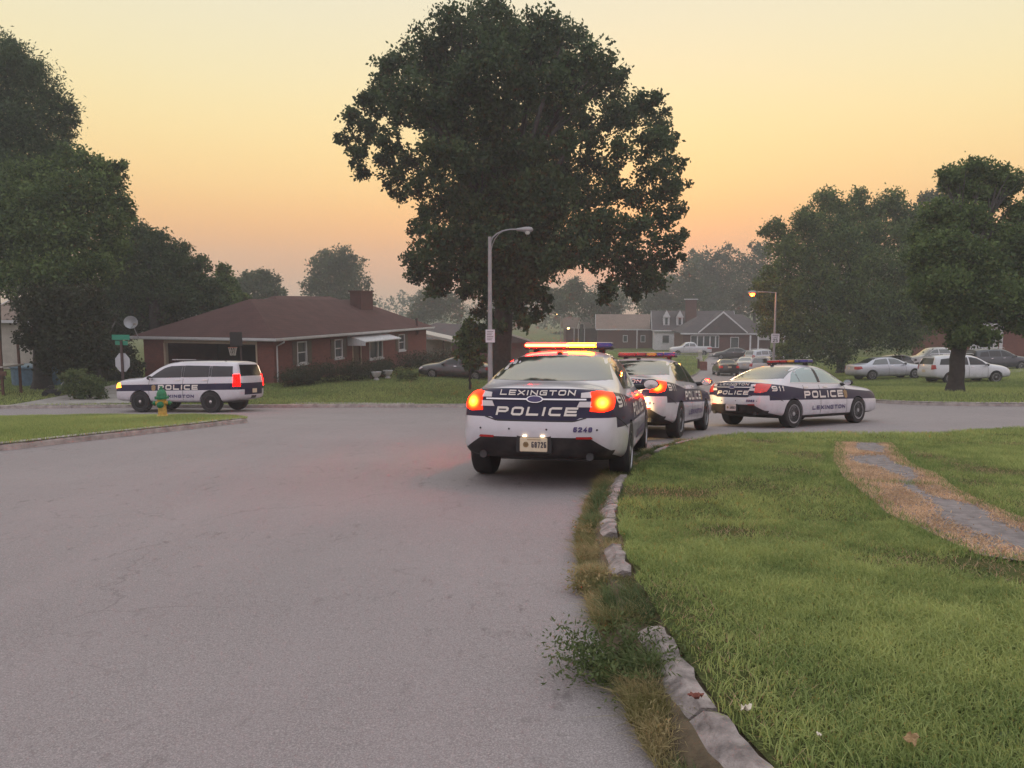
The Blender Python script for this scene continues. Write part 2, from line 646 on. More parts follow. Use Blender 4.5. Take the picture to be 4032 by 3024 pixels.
def _lamp(x, y, z):
    a = (x.abs() - .73) * 11.0
    b = (z - .965) * 11.5
    d = (a * a + b * b)._m('SQRT')
    return d.step(.12, 1.25, 1, 0)


M['lit_lens'] = lit_mat('lit_tail_lamp', (1, .0105, .0006), 5, 420, _lamp)
M['lit_bar_red'] = lit_mat('lit_red_beacon', (1, .0022, .0008), 6, 900, lambda x, y, z: (z - 1.637).abs().step(.010, .036, 1, .12))  # emission tapers with height, putting a blurred red fringe into the glow
M['lit_bar_amber'] = lit_mat('lit_amber_beacon', (1, .105, .0012), 3, 480, lambda x, y, z: (z - 1.637).abs().step(.010, .036, 1, .12))  # same blurred fringe shaped into the amber glow


def paint(name, col, coat=.8, rough=.35, metal=0.0):
    m, nt, bs = base_mat(name)
    t = nt.nodes.new('ShaderNodeTexCoord')
    sp = nt.nodes.new('ShaderNodeSeparateXYZ')
    nt.links.new(t.outputs['Object'], sp.inputs[0])
    z = E(nt, sp.outputs[2])
    n = noise(nt, 5, 5).step(.35, .7)
    dirt = z.step(.25, .75, .5, .04) * n       # road film thrown up low on the panels
    c = mixc(nt, dirt, col, (.13, .11, .10))
    nt.links.new(c, bs.inputs['Base Color'])
    bs.inputs['Roughness'].default_value = rough
    bs.inputs['Metallic'].default_value = metal
    bs.inputs['Coat Weight'].default_value = coat
    bs.inputs['Coat Roughness'].default_value = .05
    return m


def police_paint(name, kind):
    m, nt, bs = base_mat(name)
    t = nt.nodes.new('ShaderNodeTexCoord')
    sp = nt.nodes.new('ShaderNodeSeparateXYZ')
    nt.links.new(t.outputs['Object'], sp.inputs[0])
    x, y, z = (E(nt, sp.outputs[i]) for i in range(3))
    ax = x.abs()
    white, navy, black = (.54, .52, .555), (.013, .011, .040), (.013, .012, .014)
    if kind == 'sedan':
        rear = y.lt(-2.28)
        side_bot = y.step(-1.9, 2.2, .685, .64)
        rear_bot = ax.step(.42, .50, .755, .80)
        bot = rear_bot * rear + side_bot * (rear * -1 + 1)
        top = y.step(-2.45, -.9, 1.115, .935) + y.step(.6, 2.2, .0, -.10)
        band = z.gt(bot) * z.lt(top) * y.gt(-2.52 - 1)
        # the lid band runs up over the edge of the boot
        low_side = y.step(-2.35, -1.8, .40, .30)
        low_rear = ax.step(.60, .82, .585, .44)
        low = low_rear * rear + low_side * (rear * -1 + 1)
        low = low.mxx(y.step(-1.0, -.9, .0, .27))
        blk = z.lt(low)
    else:
        rear = y.lt(-2.42)
        bot = y.step(-2.4, 2.4, .86, .80)
        top = y.step(-2.4, 2.4, 1.10, 1.04)
        band = z.gt(bot) * z.lt(top)
        plate = rear * ax.lt(.62) * z.gt(.66) * z.lt(1.10)
        band = band.mxx(plate)
        blk = z.lt(.40)
    n = noise(nt, 6, 5).step(.35, .7)
    dirt = z.step(.25, .8, .40, .03) * n
    c = mixc(nt, band, white, navy)
    c = mixc(nt, blk, c, black)
    c = mixc(nt, dirt, c, (.13, .11, .10))
    nt.links.new(c, bs.inputs['Base Color'])
    rg = blk.step(0, 1, .32, .6)
    nt.links.new(rg.s, bs.inputs['Roughness'])
    dk = blk.mxx(band)
    cw = dk.step(0, 1, .8, .0)
    nt.links.new(cw.s, bs.inputs['Coat Weight'])
    sw = dk.step(0, 1, .5, .28)
    nt.links.new(sw.s, bs.inputs['Specular IOR Level'])
    bs.inputs['Coat Roughness'].default_value = .05
    return m


M['police'] = police_paint('police_sedan_paint', 'sedan')
M['police_suv'] = police_paint('police_suv_paint', 'suv')
M['p_silver'] = paint('silver_paint', (.42, .43, .47), metal=.35)
M['p_silver2'] = paint('warm_silver_paint', (.46, .45, .45), metal=.3)
M['p_white'] = paint('white_paint', (.56, .57, .60))
M['p_black'] = paint('black_paint', (.014, .013, .015))
M['p_navy'] = paint('navy_paint', (.012, .016, .028))
M['p_truck'] = paint('pale_silver_truck_paint', (.50, .50, .53), metal=.2)
M['p_dark'] = paint('dark_grey_paint', (.045, .042, .045), metal=.2)

# ------------------------------------------------------------------ ground, roads, kerbs
near_kerb_px = [(2752, 3024), (2573, 2693), (2470, 2480), (2400, 2300), (2362, 2150), (2368, 2050), (2400, 1950), (2450, 1868)]
nk = [ground_at(*p) for p in near_kerb_px]
near_kerb = [(1.55, -8), (1.25, -2), (1.02, 1.2)] + nk + [(2.25, 11.6), (3.0, 12.9), (3.75, 13.9), (4.7, 14.6), (6.1, 14.75), (7.3, 14.6), (8.6, 15.0), (11, 16.2), (17, 17.9), (40, 20), (90, 21)]
right_far = [(90, 27), (40, 26.2), (20, 26.0), (15.5, 26.4), (13.6, 28.2), (13.9, 31.5), (19.2, 47), (26, 70), (32, 92), (38, 112), (46, 150), (52, 190)]
street_left = [(43, 190), (37, 150), (29, 112), (23, 92), (17, 70), (10, 49), (5.5, 37.5), (2.5, 32.4), (-1.5, 30.7)]
left_far = [(-9, 30.9), (-14.5, 31.4), (-19, 30.9), (-26, 30.4), (-60, 31)]
left_near = [(-60, 23.5), (-26, 24.0), (-16, 23.6), (-10.5, 22.0), (-7.6, 20.4), (-6.45, 18.9)]
lk_px = [(930, 1668), (800, 1685), (560, 1712), (300, 1741), (0, 1778)]
lk = [ground_at(*p) for p in lk_px]
left_kerb = lk + [(-10.6, 9.5), (-11.8, 5), (-12.5, -8)]
road_poly = near_kerb + right_far + street_left + left_far + left_near + left_kerb
KH = .13


def sheet(polys, inner, eps=1e-4):
    """one triangulation of nested outlines; returns verts and the faces inside each outline"""
    vs, es, fs = [], [], []
    for p in polys:
        if sum(p[i][0] * p[(i + 1) % len(p)][1] - p[(i + 1) % len(p)][0] * p[i][1] for i in range(len(p))) < 0:
            p = p[::-1]
        b = len(vs)
        vs += [Vector(q) for q in p]
        fs.append(list(range(b, len(vs))))
    vs += [Vector(q) for q in inner]
    r = delaunay_2d_cdt(vs, es, fs, 1, eps)
    return r[0], r[2], r[5]


def densify(poly, step, closed=True):
    out = []
    n = len(poly)
    for i in range(n if closed else n - 1):
        a, b = Vector(poly[i]), Vector(poly[(i + 1) % n])
        k = max(1, int((b - a).length / step))
        for j in range(k):
            out.append(tuple(a.lerp(b, j / k)))
    if not closed:
        out.append(tuple(poly[-1]))
    return out


def smooth_line(pts, it=2):
    for _ in range(it):
        o = [pts[0]]
        for a, b in zip(pts[:-1], pts[1:]):
            o += [(a[0] * .75 + b[0] * .25, a[1] * .75 + b[1] * .25), (a[0] * .25 + b[0] * .75, a[1] * .25 + b[1] * .75)]
        o.append(pts[-1])
        pts = o
    return pts


near_kerb_s = smooth_line(near_kerb)
right_far_s = smooth_line(right_far)
street_left_s = smooth_line(street_left + left_far[:1])
left_corner_s = smooth_line(left_near + left_kerb)
left_far_s = smooth_line(left_far)
road_poly = near_kerb_s + right_far_s + street_left_s + left_far_s[1:] + left_corner_s
road_d = densify(road_poly, 2.5)
inner = []
for x in np.arange(-28, 32, 1.5):
    for y in np.arange(-6, 45, 1.5):
        inner.append((x + .01 * (y % 1), y))
for x in np.arange(-90, 100, 5):
    for y in np.arange(-40, 200, 5):
        if not (-28 <= x < 32 and -6 <= y < 45):
            inner.append((x + .3, y + .2))
for x in np.arange(-560, 600, 40):
    for y in np.arange(-260, 900, 40):
        if not (-90 <= x < 100 and -40 <= y < 200):
            inner.append((x + 1, y + 1))
outer = [(-600, -300), (600, -300), (600, 950), (-600, 950)]
nk_line = [p for p in near_kerb_s if -3 < p[1] and p[0] < 8.7]
nk_off = []
for i, p in enumerate(nk_line):
    a_, b_ = Vector(nk_line[max(i - 1, 0)]), Vector(nk_line[min(i + 1, len(nk_line) - 1)])
    d_ = (b_ - a_).normalized()
    nk_off.append((p[0] + d_.y * .15, p[1] - d_.x * .15))
for x in np.arange(.2, 6, .5):
    for y in np.arange(.2, 14, .5):
        inner.append((x + .17, y + .11))
V2, F2, OF = sheet([densify(outer, 60), road_d, nk_line + nk_off[::-1]], inner)
xs = np.array([v.x for v in V2])
ys = np.array([v.y for v in V2])
TZ = Tn(xs, ys)


def submesh(name, keep, zoff, m):
    idx = {}
    vs, fs = [], []
    for f in keep:
        g = []
        for i in f:
            if i not in idx:
                idx[i] = len(vs)
                vs.append((xs[i], ys[i], TZ[i] + zoff))
            g.append(idx[i])
        fs.append(g)
    o = new_mesh_obj(name, vs, fs, m, smooth=True)
    bm = bmesh.new()
    bm.from_mesh(o.data)
    for f in bm.faces:
        if f.normal.z < 0:
            f.normal_flip()
    bm.to_mesh(o.data)
    bm.free()
    return tag(o, kind='structure')


submesh('road', [f for f, o in zip(F2, OF) if 1 in o], 0, M['asphalt'])
submesh('ground', [f for f, o in zip(F2, OF) if 1 not in o and 2 not in o], KH - .012, M['lawn'])


def in_poly(x, y, poly):
    p = np.array(poly)
    x = np.asarray(x)
    y = np.asarray(y)
    ins = np.zeros(x.shape, bool)
    j = len(p) - 1
    for i in range(len(p)):
        xi, yi, xj, yj = p[i, 0], p[i, 1], p[j, 0], p[j, 1]
        if yi != yj:
            c = ((yi > y) != (yj > y)) & (x < (xj - xi) * (y - yi) / (yj - yi) + xi)
            ins ^= c
        j = i
    return ins


def kerb_run(root, line, side, seg, width=.16, mat_='concrete', h=KH, skip=0.0, jit=0.0, y_rng=None):
    """kerb stones laid end to end along a line; side=+1 puts the stone on the left of the travel direction"""
    pts = [Vector(p) for p in line]
    L = [0]
    for a, b in zip(pts[:-1], pts[1:]):
        L.append(L[-1] + (b - a).length)

    def P(s):
        s = min(max(s, 0), L[-1])
        for i in range(len(pts) - 1):
            if s <= L[i + 1] + 1e-9:
                t = (s - L[i]) / max(1e-9, L[i + 1] - L[i])
                return pts[i].lerp(pts[i + 1], t), (pts[i + 1] - pts[i]).normalized()
        return pts[-1], (pts[-1] - pts[-2]).normalized()
    s = 0.0
    while s < L[-1] - .05:
        ln = min(seg * (1 + jit * random.uniform(-.5, .5)), L[-1] - s)
        if random.random() > skip:
            n = max(2, int(ln / (.07 if jit else .5)) + 1)
            vs, fs = [], []
            g = .004 + .010 * jit
            sd = random.uniform(0, 50)
            for k in range(n):
                p, d = P(s + g + (ln - 2 * g) * k / (n - 1))
                nn = Vector((-d.y, d.x)) * side
                z = T(p.x, p.y)
                e_ = .014 * jit if k in (0, n - 1) else 0
                w1 = jit * .020 * math.sin(sd + k * .9) * random.random()
                w2 = jit * .016 * math.sin(sd * 2 + k * 1.3) * random.random()
                for off, zz in ((-.022 + w1, -.08), (-.012 + w1, h - .045 - e_), (.035 + w1, h - .012 - e_), (width * .4, h + .004 - e_ + w2 * .4), (width - .03 + w2, h + .004 - e_), (width + w2, -.08)):
                    jj = random.uniform(-.006, .006) * jit
                    q = p + nn * (off + jj)
                    vs.append((q.x, q.y, z + zz + (jj if zz > 0 else 0)))
            for k in range(n - 1):
                for r_ in range(5):
                    a = k * 6 + r_
                    fs.append((a, a + 1, a + 7, a + 6))
            fs.append((0, 1, 2, 3, 4, 5))
            b = (n - 1) * 6
            fs.append((b + 5, b + 4, b + 3, b + 2, b + 1, b))
            mb = MB()
            mb.add(vs, fs)
            mb.build('kerb_stone', M[mat_], root)
        s += ln
    return root


kr = tag(bpy.data.objects.new('kerb', None), kind='structure')
C.objects.link(kr)
i0 = 3
seg_near = [p for p in near_kerb_s if p[1] > -3 and p[0] < 8.7]
kerb_run(kr, [p for p in seg_near if p[1] < 3.9], -1, 1.7, .155, 'old_concrete', skip=.0, jit=.8)
kerb_run(kr, [p for p in seg_near if 3.85 < p[1] < 12], -1, .55, .15, 'old_concrete', h=.128, skip=.45, jit=1.0)
kerb_run(kr, [p for p in seg_near if p[1] >= 12], -1, .9, .15, 'old_concrete', h=.13, skip=.2, jit=.8)
# earth bank under and between the broken stones
bl = [Vector(p) for p in densify(seg_near, .08, False)]
bv, bf = [], []
for i, p in enumerate(bl):
    d_ = (bl[min(i + 1, len(bl) - 1)] - bl[max(i - 1, 0)]).normalized()
    n_ = Vector((d_.y, -d_.x))
    zz = T(p.x, p.y)
    for off, h_ in ((-.19, -.012), (-.12, .018), (-.06, .06), (-.015, .095), (.02, .08), (.12, .06), (.152, KH - .03), (.22, KH - .016)):
        q = p + n_ * (off + random.uniform(-.012, .012))
        bv.append((q.x, q.y, zz + h_ + random.uniform(-.006, .006)))
    if i:
        for k in range(7):
            a_ = (i - 1) * 8 + k
            bf.append((a_, a_ + 1, a_ + 9, a_ + 8))
tag(new_mesh_obj('soil_bank', bv, bf, M['soil'], smooth=True), kind='structure')
kerb_run(kr, [p for p in near_kerb_s if p[0] >= 8.6 and p[0] < 45], -1, 3.0)
kerb_run(kr, [p for p in right_far_s if p[0] < 42 and p[1] < 130], -1, 3.0)
kerb_run(kr, [p for p in street_left_s if p[1] < 130], -1, 3.0)
kerb_run(kr, [p for p in left_far_s if p[0] > -40], -1, 3.0)
kerb_run(kr, [p for p in left_corner_s if p[0] > -40 and p[1] > 2], -1, 2.9)


def patch(name, poly, m, lift, kind='structure', step=1.0):
    d = densify(poly, step)
    lo = np.array(poly).min(0)
    hi = np.array(poly).max(0)
    inn = [(x, y) for x in np.arange(lo[0] + .3, hi[0], step) for y in np.arange(lo[1] + .3, hi[1], step)]
    v, f, of = sheet([d], inn)
    fs = [q for q, o in zip(f, of) if o]
    z = Tn([p.x for p in v], [p.y for p in v]) + KH + lift
    o = new_mesh_obj(name, [(p.x, p.y, zz) for p, zz in zip(v, z)], fs, m, smooth=True)
    bm = bmesh.new()
    bm.from_mesh(o.data)
    for ff in bm.faces:
        if ff.normal.z < 0:
            ff.normal_flip()
    bm.to_mesh(o.data)
    bm.free()
    return tag(o, kind=kind)


# worn footpath over the near lawn
path_l = [ground_at(*p, lift=KH) for p in [(3288, 1740), (3282, 1808), (3322, 1878), (3401, 1940), (3492, 2020), (3608, 2073), (3732, 2131), (3856, 2185), (4120, 2225)]]
path_r = [ground_at(*p, lift=KH) for p in [(4150, 2085), (4032, 2042), (3931, 2004), (3774, 1930), (3691, 1868), (3591, 1830), (3542, 1783), (3515, 1745)]]
path_poly = path_l + path_r
patch('path', path_poly, M['walk'], .002, step=.5)
drive_poly = [(-16, 31.9), (-20.5, 31.0), (-21.8, 44.0), (-15.2, 42.9)]
patch('driveway', drive_poly, M['drive'], .004)
walk_poly = [(-8.6, 31.9), (-1.8, 31.9), (-1.8, 32.6), (-4.5, 33.0), (-8.6, 32.5)]
patch('sidewalk', [(-9.2, 31.35), (-4.0, 31.0), (-4.0, 32.0), (-9.2, 32.3)], M['drive'], .004)
patch('lot', [(27, 52), (46, 56), (44, 70), (26, 66)], M['drive'], .004, step=2)
patch('driveway', [(29, 92), (38, 90), (44, 110), (22.5, 110), (22, 104), (27, 103)], M['drive'], .004, step=3)

# ------------------------------------------------------------------ grass


def blades(name, x, y, h, wdt, m, tone, lean=.6, seg=1, zoff=KH - .015, label=None, cat=None):
    n = len(x)
    z = Tn(x, y) + zoff
    a = rng.uniform(0, 2 * PI, n)
    ld = rng.uniform(0, 2 * PI, n)
    ln = np.abs(rng.normal(0, lean, n)) * h
    h = h * rng.uniform(.6, 1.15, n)
    dx, dy = np.cos(a) * wdt / 2, np.sin(a) * wdt / 2
    lx, ly = np.cos(ld) * ln, np.sin(ld) * ln
    if seg == 1:
        V = np.empty((n, 3, 3))
        V[:, 0] = np.stack([x - dx, y - dy, z], 1)
        V[:, 1] = np.stack([x + dx, y + dy, z], 1)
        V[:, 2] = np.stack([x + lx, y + ly, z + h], 1)
        k = 3
        loops = np.arange(n * 3)
        starts = np.arange(n) * 3
        tot = np.full(n, 3)
        per = 1
    else:
        V = np.empty((n, 5, 3))
        V[:, 0] = np.stack([x - dx, y - dy, z], 1)
        V[:, 1] = np.stack([x + dx, y + dy, z], 1)
        V[:, 2] = np.stack([x + dx * .8 + lx * .35, y + dy * .8 + ly * .35, z + h * .62], 1)
        V[:, 3] = np.stack([x - dx * .8 + lx * .35, y - dy * .8 + ly * .35, z + h * .62], 1)
        V[:, 4] = np.stack([x + lx, y + ly, z + h * .95], 1)
        k = 5
        b = (np.arange(n) * 5)[:, None]
        loops = (b + np.array([0, 1, 2, 3, 3, 2, 4])[None]).ravel()
        starts = (np.arange(n)[:, None] * 7 + np.array([0, 4])[None]).ravel()
        tot = np.tile([4, 3], n)
        per = 2
    me = bpy.data.meshes.new(name)
    me.vertices.add(n * k)
    me.vertices.foreach_set('co', V.ravel())
    me.loops.add(len(loops))
    me.loops.foreach_set('vertex_index', loops.astype(np.int32))
    me.polygons.add(len(starts))
    me.polygons.foreach_set('loop_start', starts.astype(np.int32))
    me.polygons.foreach_set('loop_total', tot.astype(np.int32))
    me.update(calc_edges=True)
    at_ = me.attributes.new('tone', 'FLOAT', 'POINT')
    at_.data.foreach_set('value', np.repeat(np.clip(tone, 0, 1), k).astype(np.float32))
    me.materials.append(m)
    o = bpy.data.objects.new(name, me)
    C.objects.link(o)
    return tag(o, label, cat, kind='stuff')


def fnoise(x, y, s, seed=0):
    """cheap smooth value noise"""
    r = np.random.default_rng(seed).uniform(0, 1, (64, 64))
    u, v = x * s + 100, y * s + 100
    i, j = np.floor(u).astype(int), np.floor(v).astype(int)
    fu, fv = u - i, v - j
    fu, fv = fu * fu * (3 - 2 * fu), fv * fv * (3 - 2 * fv)
    g = lambda a, b: r[a % 64, b % 64]
    return (g(i, j) * (1 - fu) + g(i + 1, j) * fu) * (1 - fv) + (g(i, j + 1) * (1 - fu) + g(i + 1, j + 1) * fu) * fv


def scatter(n, x0, x1, y0, y1):
    return rng.uniform(x0, x1, n), rng.uniform(y0, y1, n)


def lawn_pts(n, x0, x1, y0, y1, extra_out=None):
    x, y = scatter(n, x0, x1, y0, y1)
    k = ~in_poly(x, y, road_poly)
    if extra_out is not None:
        for p in extra_out:
            k &= ~in_poly(x, y, p)
    # keep only what the photo's field of view (plus a margin) can show
    k &= np.abs(x) < y * .72 + 1.0
    return x[k], y[k]


def seg_dist(x, y, line):
    d = np.full(x.shape, 1e9)
    for a, b in zip(line[:-1], line[1:]):
        ax, ay, bx, by = *a, *b
        L2 = (bx - ax) ** 2 + (by - ay) ** 2 + 1e-9
        t = np.clip(((x - ax) * (bx - ax) + (y - ay) * (by - ay)) / L2, 0, 1)
        d = np.minimum(d, np.hypot(x - ax - t * (bx - ax), y - ay - t * (by - ay)))
    return d


near_line = [p for p in near_kerb_s if p[1] > -3 and p[0] < 9]


def turf(name, n, box, h, wd, seg, dry_n=.12, label=''):
    x, y = lawn_pts(n, *box)
    inpath = in_poly(x, y, path_poly)
    band = in_poly(x, y, path_poly)
    k = ~inpath
    kd = seg_dist(x, y, near_line)
    k &= kd > .11 + .09 * fnoise(x, y, 5, 16)
    x, y = x[k], y[k]
    big = fnoise(x, y, .55, 1)
    med = fnoise(x, y, 2.3, 2)
    bare = fnoise(x, y, 1.2, 5)
    k = (bare + rng.uniform(-.2, .2, len(x))) < .74
    x, y, big, med = x[k], y[k], big[k], med[k]
    hh = h * (.30 + .75 * med + .30 * big)
    sml = fnoise(x, y, 7.0, 14)
    tone = .02 + .42 * big + .30 * (med - .5) + .34 * sml + rng.uniform(-.22, .28, len(x))
    return blades(name, x, y, hh, wd, M['blade'], tone, 1.0, seg, label=label, cat='grass')


turf('grass', 420000, (.5, 6.5, 1.2, 6.2), .044, .0052, 2, label='short green lawn grass right of the kerb in the foreground')
turf('grass', 300000, (.5, 14.5, 6.2, 12.5), .050, .009, 1, label='short green lawn grass between the parked police cars and the worn path')
turf('grass', 160000, (1.5, 20, 12.5, 19), .07, .014, 1, label='lawn grass along the far edge of the near corner')
x, y = lawn_pts(230000, -16, -5.5, 9, 24.5)
blades('grass', x, y, .075 * (.6 + .6 * fnoise(x, y, 1.5, 3)), .014, M['blade'], .35 + .5 * fnoise(x, y, .5, 4) + rng.uniform(-.2, .25, len(x)), .6, 1,
       label='bright green grass of the verge behind the left kerb', cat='grass')
x, y = lawn_pts(150000, -34, 6, 31, 60, [drive_poly])
blades('grass', x, y, .10 * np.ones(len(x)), .03, M['blade'], .15 + .45 * fnoise(x, y, .3, 6) + rng.uniform(-.2, .3, len(x)), .6, 1,
       label='lawn grass in front of the red brick house', cat='grass')
x, y = lawn_pts(170000, 12, 44, 26, 70)
blades('grass', x, y, .12 * np.ones(len(x)), .03, M['blade'], .2 + .5 * fnoise(x, y, .35, 7) + rng.uniform(-.2, .3, len(x)), .6, 1,
       label='lawn grass around the thick trunk on the right', cat='grass')
x, y = lawn_pts(60000, 8, 40, 60, 118)
blades('grass', x, y, .14 * np.ones(len(x)), .06, M['blade'], .2 + .4 * fnoise(x, y, .3, 8) + rng.uniform(-.2, .3, len(x)), .6, 1,
       label='sloping lawn grass below the silver pickup', cat='grass')
x, y = lawn_pts(90000, .5, 12, 1.2, 13)
k = (~in_poly(x, y, path_poly)) & (seg_dist(x, y, near_line) > .17)
k &= (fnoise(x, y, 1.2, 5) + .6 * fnoise(x, y, 4, 15) + rng.uniform(-.25, .25, len(x))) > .95
x, y = x[k], y[k]
blades('dry_grass', x, y, .035 * np.ones(len(x)), .0055, M['straw'], .1 + .4 * rng.uniform(0, 1, len(x)), 1.5, 1, label='thin straw coloured blades in the bare patches of the foreground lawn', cat='dry grass')
x, y = lawn_pts(60000, .5, 9, 1.2, 9)
k = (~in_poly(x, y, path_poly)) & (seg_dist(x, y, near_line) > .16)
k &= (fnoise(x, y, 1.7, 25) * .7 + fnoise(x, y, 6, 26) * .6 + rng.uniform(-.12, .12, len(x))) > .93
x, y = x[k], y[k]
blades('clover', x, y, .030 * np.ones(len(x)), .020, M['weed'], .2 + .8 * rng.uniform(0, 1, len(x)), .8, 1, label='broad leaved clover and weeds growing in patches of the foreground lawn', cat='clover')
# dead grass along both edges of the path
x, y = scatter(900000, 2.5, 14, 3.0, 17)
k = in_poly(x, y, path_poly)
x, y = x[k], y[k]
dl = seg_dist(x, y, path_l)
dr = seg_dist(x, y, path_r)
lim_l = .12 + .55 * fnoise(x, y, 1.3, 9) + rng.uniform(-.07, .07, len(x))
lim_r = .05 + .36 * fnoise(x, y, 1.6, 10) + rng.uniform(-.05, .05, len(x))
k = (dl < lim_l) | (dr < lim_r) | (rng.uniform(0, 1, len(x)) < .01)
x, y = x[k], y[k]
blades('dead_grass', x, y, .020 * np.ones(len(x)), .013, M['straw'], .2 + .6 * fnoise(x, y, 3, 11) + rng.uniform(-.25, .35, len(x)), 1.6, 1, zoff=KH + .0,
       label='tan dead grass lying along the edges of the worn path', cat='dead grass')
# green overgrowth on the path's rim and over its joint
x, y = scatter(260000, 2.5, 14, 3.0, 17)
d = np.minimum(seg_dist(x, y, path_l), seg_dist(x, y, path_r))
jl = [ground_at(3345, 1893, KH), ground_at(3740, 1912, KH)]
jd = seg_dist(x, y, jl)
k = ((d < .07 + .12 * fnoise(x, y, 3, 12)) | ((jd < .05 + .09 * fnoise(x, y, 4, 13)) & in_poly(x, y, path_poly))) & ~in_poly(x, y, road_poly)
x, y = x[k], y[k]
blades('grass', x, y, .06 * np.ones(len(x)), .010, M['blade'], .15 + rng.uniform(-.15, .35, len(x)), .8, 1, label='ragged grass growing over the rim and the joint of the path', cat='grass')


# weeds and dry grass growing out of the near kerb
def along(line, n, lo, hi, s0=0.0, s1=1.0):
    P = [Vector(p) for p in line]
    L = np.cumsum([0] + [(b - a).length for a, b in zip(P[:-1], P[1:])])
    s = rng.uniform(L[-1] * s0, L[-1] * s1, n)
    i = np.clip(np.searchsorted(L, s) - 1, 0, len(P) - 2)
    t = (s - L[i]) / np.maximum(1e-9, L[i + 1] - L[i])
    A = np.array([p[:] for p in P])
    q = A[i] * (1 - t)[:, None] + A[i + 1] * t[:, None]
    d = A[i + 1] - A[i]
    d /= np.linalg.norm(d, axis=1)[:, None]
    nn = np.stack([d[:, 1], -d[:, 0]], 1)
    off = rng.uniform(lo, hi, n)
    q = q + nn * off[:, None]
    return q[:, 0], q[:, 1], s


wl = [p for p in near_line if 1.0 < p[1] < 13.5]
x, y, s = along(wl, 110000, -.19, .17)
k = fnoise(x, y, 2.6, 20) + rng.uniform(-.15, .15, len(x)) > np.where(y < 3.7, .50, .34)
k &= ~((y < 3.7) & (seg_dist(x, y, [p for p in near_line]) < .2) & ~in_poly(x, y, road_poly) & (rng.uniform(0, 1, len(x)) < .9))
x, y = x[k], y[k]
blades('dry_grass', x, y, .085 * (.35 + fnoise(x, y, 3.5, 21)), .0048, M['blade_dry'], fnoise(x, y, 5, 22) * 1.1 - .1 + rng.uniform(-.35, .35, len(x)), 1.1, 2, zoff=0.02,
       label='tall yellow dry grass growing along the near broken kerb', cat='dry grass')
x, y, s = along(wl, 60000, -.10, .26)
k = fnoise(x, y, 2.1, 30) + rng.uniform(-.15, .15, len(x)) > np.where(y < 3.7, .62, .36)
x, y = x[k], y[k]
blades('weeds', x, y, .11 * (.5 + fnoise(x, y, 3, 31)), .008, M['weed'], fnoise(x, y, 4, 32) + rng.uniform(-.3, .3, len(x)), .9, 2, zoff=.0,
       label='green weeds and grass covering the near broken kerb', cat='weeds')


def weed_clump(px, py, rad, h, n, label, m='weed', wid=.012):
    cx_, cy_ = ground_at(px, py)
    root_z = T(cx_, cy_)
    vs, fs, tn = [], [], []
    for i in range(n):
        a = random.uniform(0, 2 * PI)
        r0 = rad * .35 * random.random()
        p0 = Vector((cx_ + r0 * math.cos(a), cy_ + r0 * math.sin(a), root_z))
        tip = Vector((math.cos(a), math.sin(a), 0)) * rad * random.uniform(.3, 1) + Vector((0, 0, h * random.uniform(.4, 1)))
        tt = random.random()
        for k in range(9):
            t = (k + 1) / 9
            p = p0 + tip * t - Vector((0, 0, h * .25 * t * t))
            d = Vector((random.gauss(0, 1), random.gauss(0, 1), random.gauss(.3, .7))).normalized() * random.uniform(.018, .038)
            s_ = d.cross(Vector((random.random(), random.random(), random.random()))).normalized() * wid * .5
            b = len(vs)
            vs += [p - s_ * .3, p + d * .5 - s_, p + d, p + d * .5 + s_]
            fs.append((b, b + 1, b + 2, b + 3))
            tn += [min(1, max(0, tt * .6 + random.uniform(0, .35)))] * 4
    o = new_mesh_obj('weed', vs, fs, M[m])
    at_ = o.data.attributes.new('tone', 'FLOAT', 'POINT')
    at_.data.foreach_set('value', tn)
    return tag(o, label, 'weed')


weed_clump(2455, 2660, .34, .26, 520, 'large bushy green weed leaning from the kerb onto the road')
weed_clump(2600, 2600, .16, .13, 160, 'low dark green weed on the broken kerb beside the large bushy weed')
weed_clump(2330, 2330, .17, .17, 150, 'yellowing weed on the kerb edge behind the large bushy weed', 'blade_dry')
weed_clump(2330, 2120, .16, .16, 130, 'reddish brown dry weed at the kerb just behind the nearest police car', 'blade_dry')
weed_clump(2400, 1965, .14, .14, 110, 'small brown weed on the road edge below the rear wheel of the nearest police car', 'blade_dry')
weed_clump(2640, 2900, .13, .15, 120, 'yellow dry tuft between the road and the bare kerb in front', 'blade_dry', .006)


# small litter in the grass
def scrap(px, py, w_, name, label, cat, m, hgt=.02):
    x, y = ground_at(px, py, KH + .05)
    z = T(x, y) + KH + .045
    bm = bmesh.new()
    bmesh.ops.create_grid(bm, x_segments=5, y_segments=4, size=w_ / 2)
    for v in bm.verts:
        v.co.z = random.uniform(-hgt, hgt) * .6 + v.co.x * .25
        v.co.x *= random.uniform(.8, 1.2)
    r_ = bmesh.ops.extrude_face_region(bm, geom=bm.faces[:])
    for v in [g for g in r_['geom'] if isinstance(g, bmesh.types.BMVert)]:
        v.co.z += .002
    me = bpy.data.meshes.new(name)
    bm.to_mesh(me)
    bm.free()
    me.materials.append(m)
    o = bpy.data.objects.new(name, me)
    C.objects.link(o)
    o.location = (x, y, z)
    o.rotation_euler = (random.uniform(-.3, .3), random.uniform(-.3, .3), random.uniform(0, 6))
    return tag(o, label, cat)


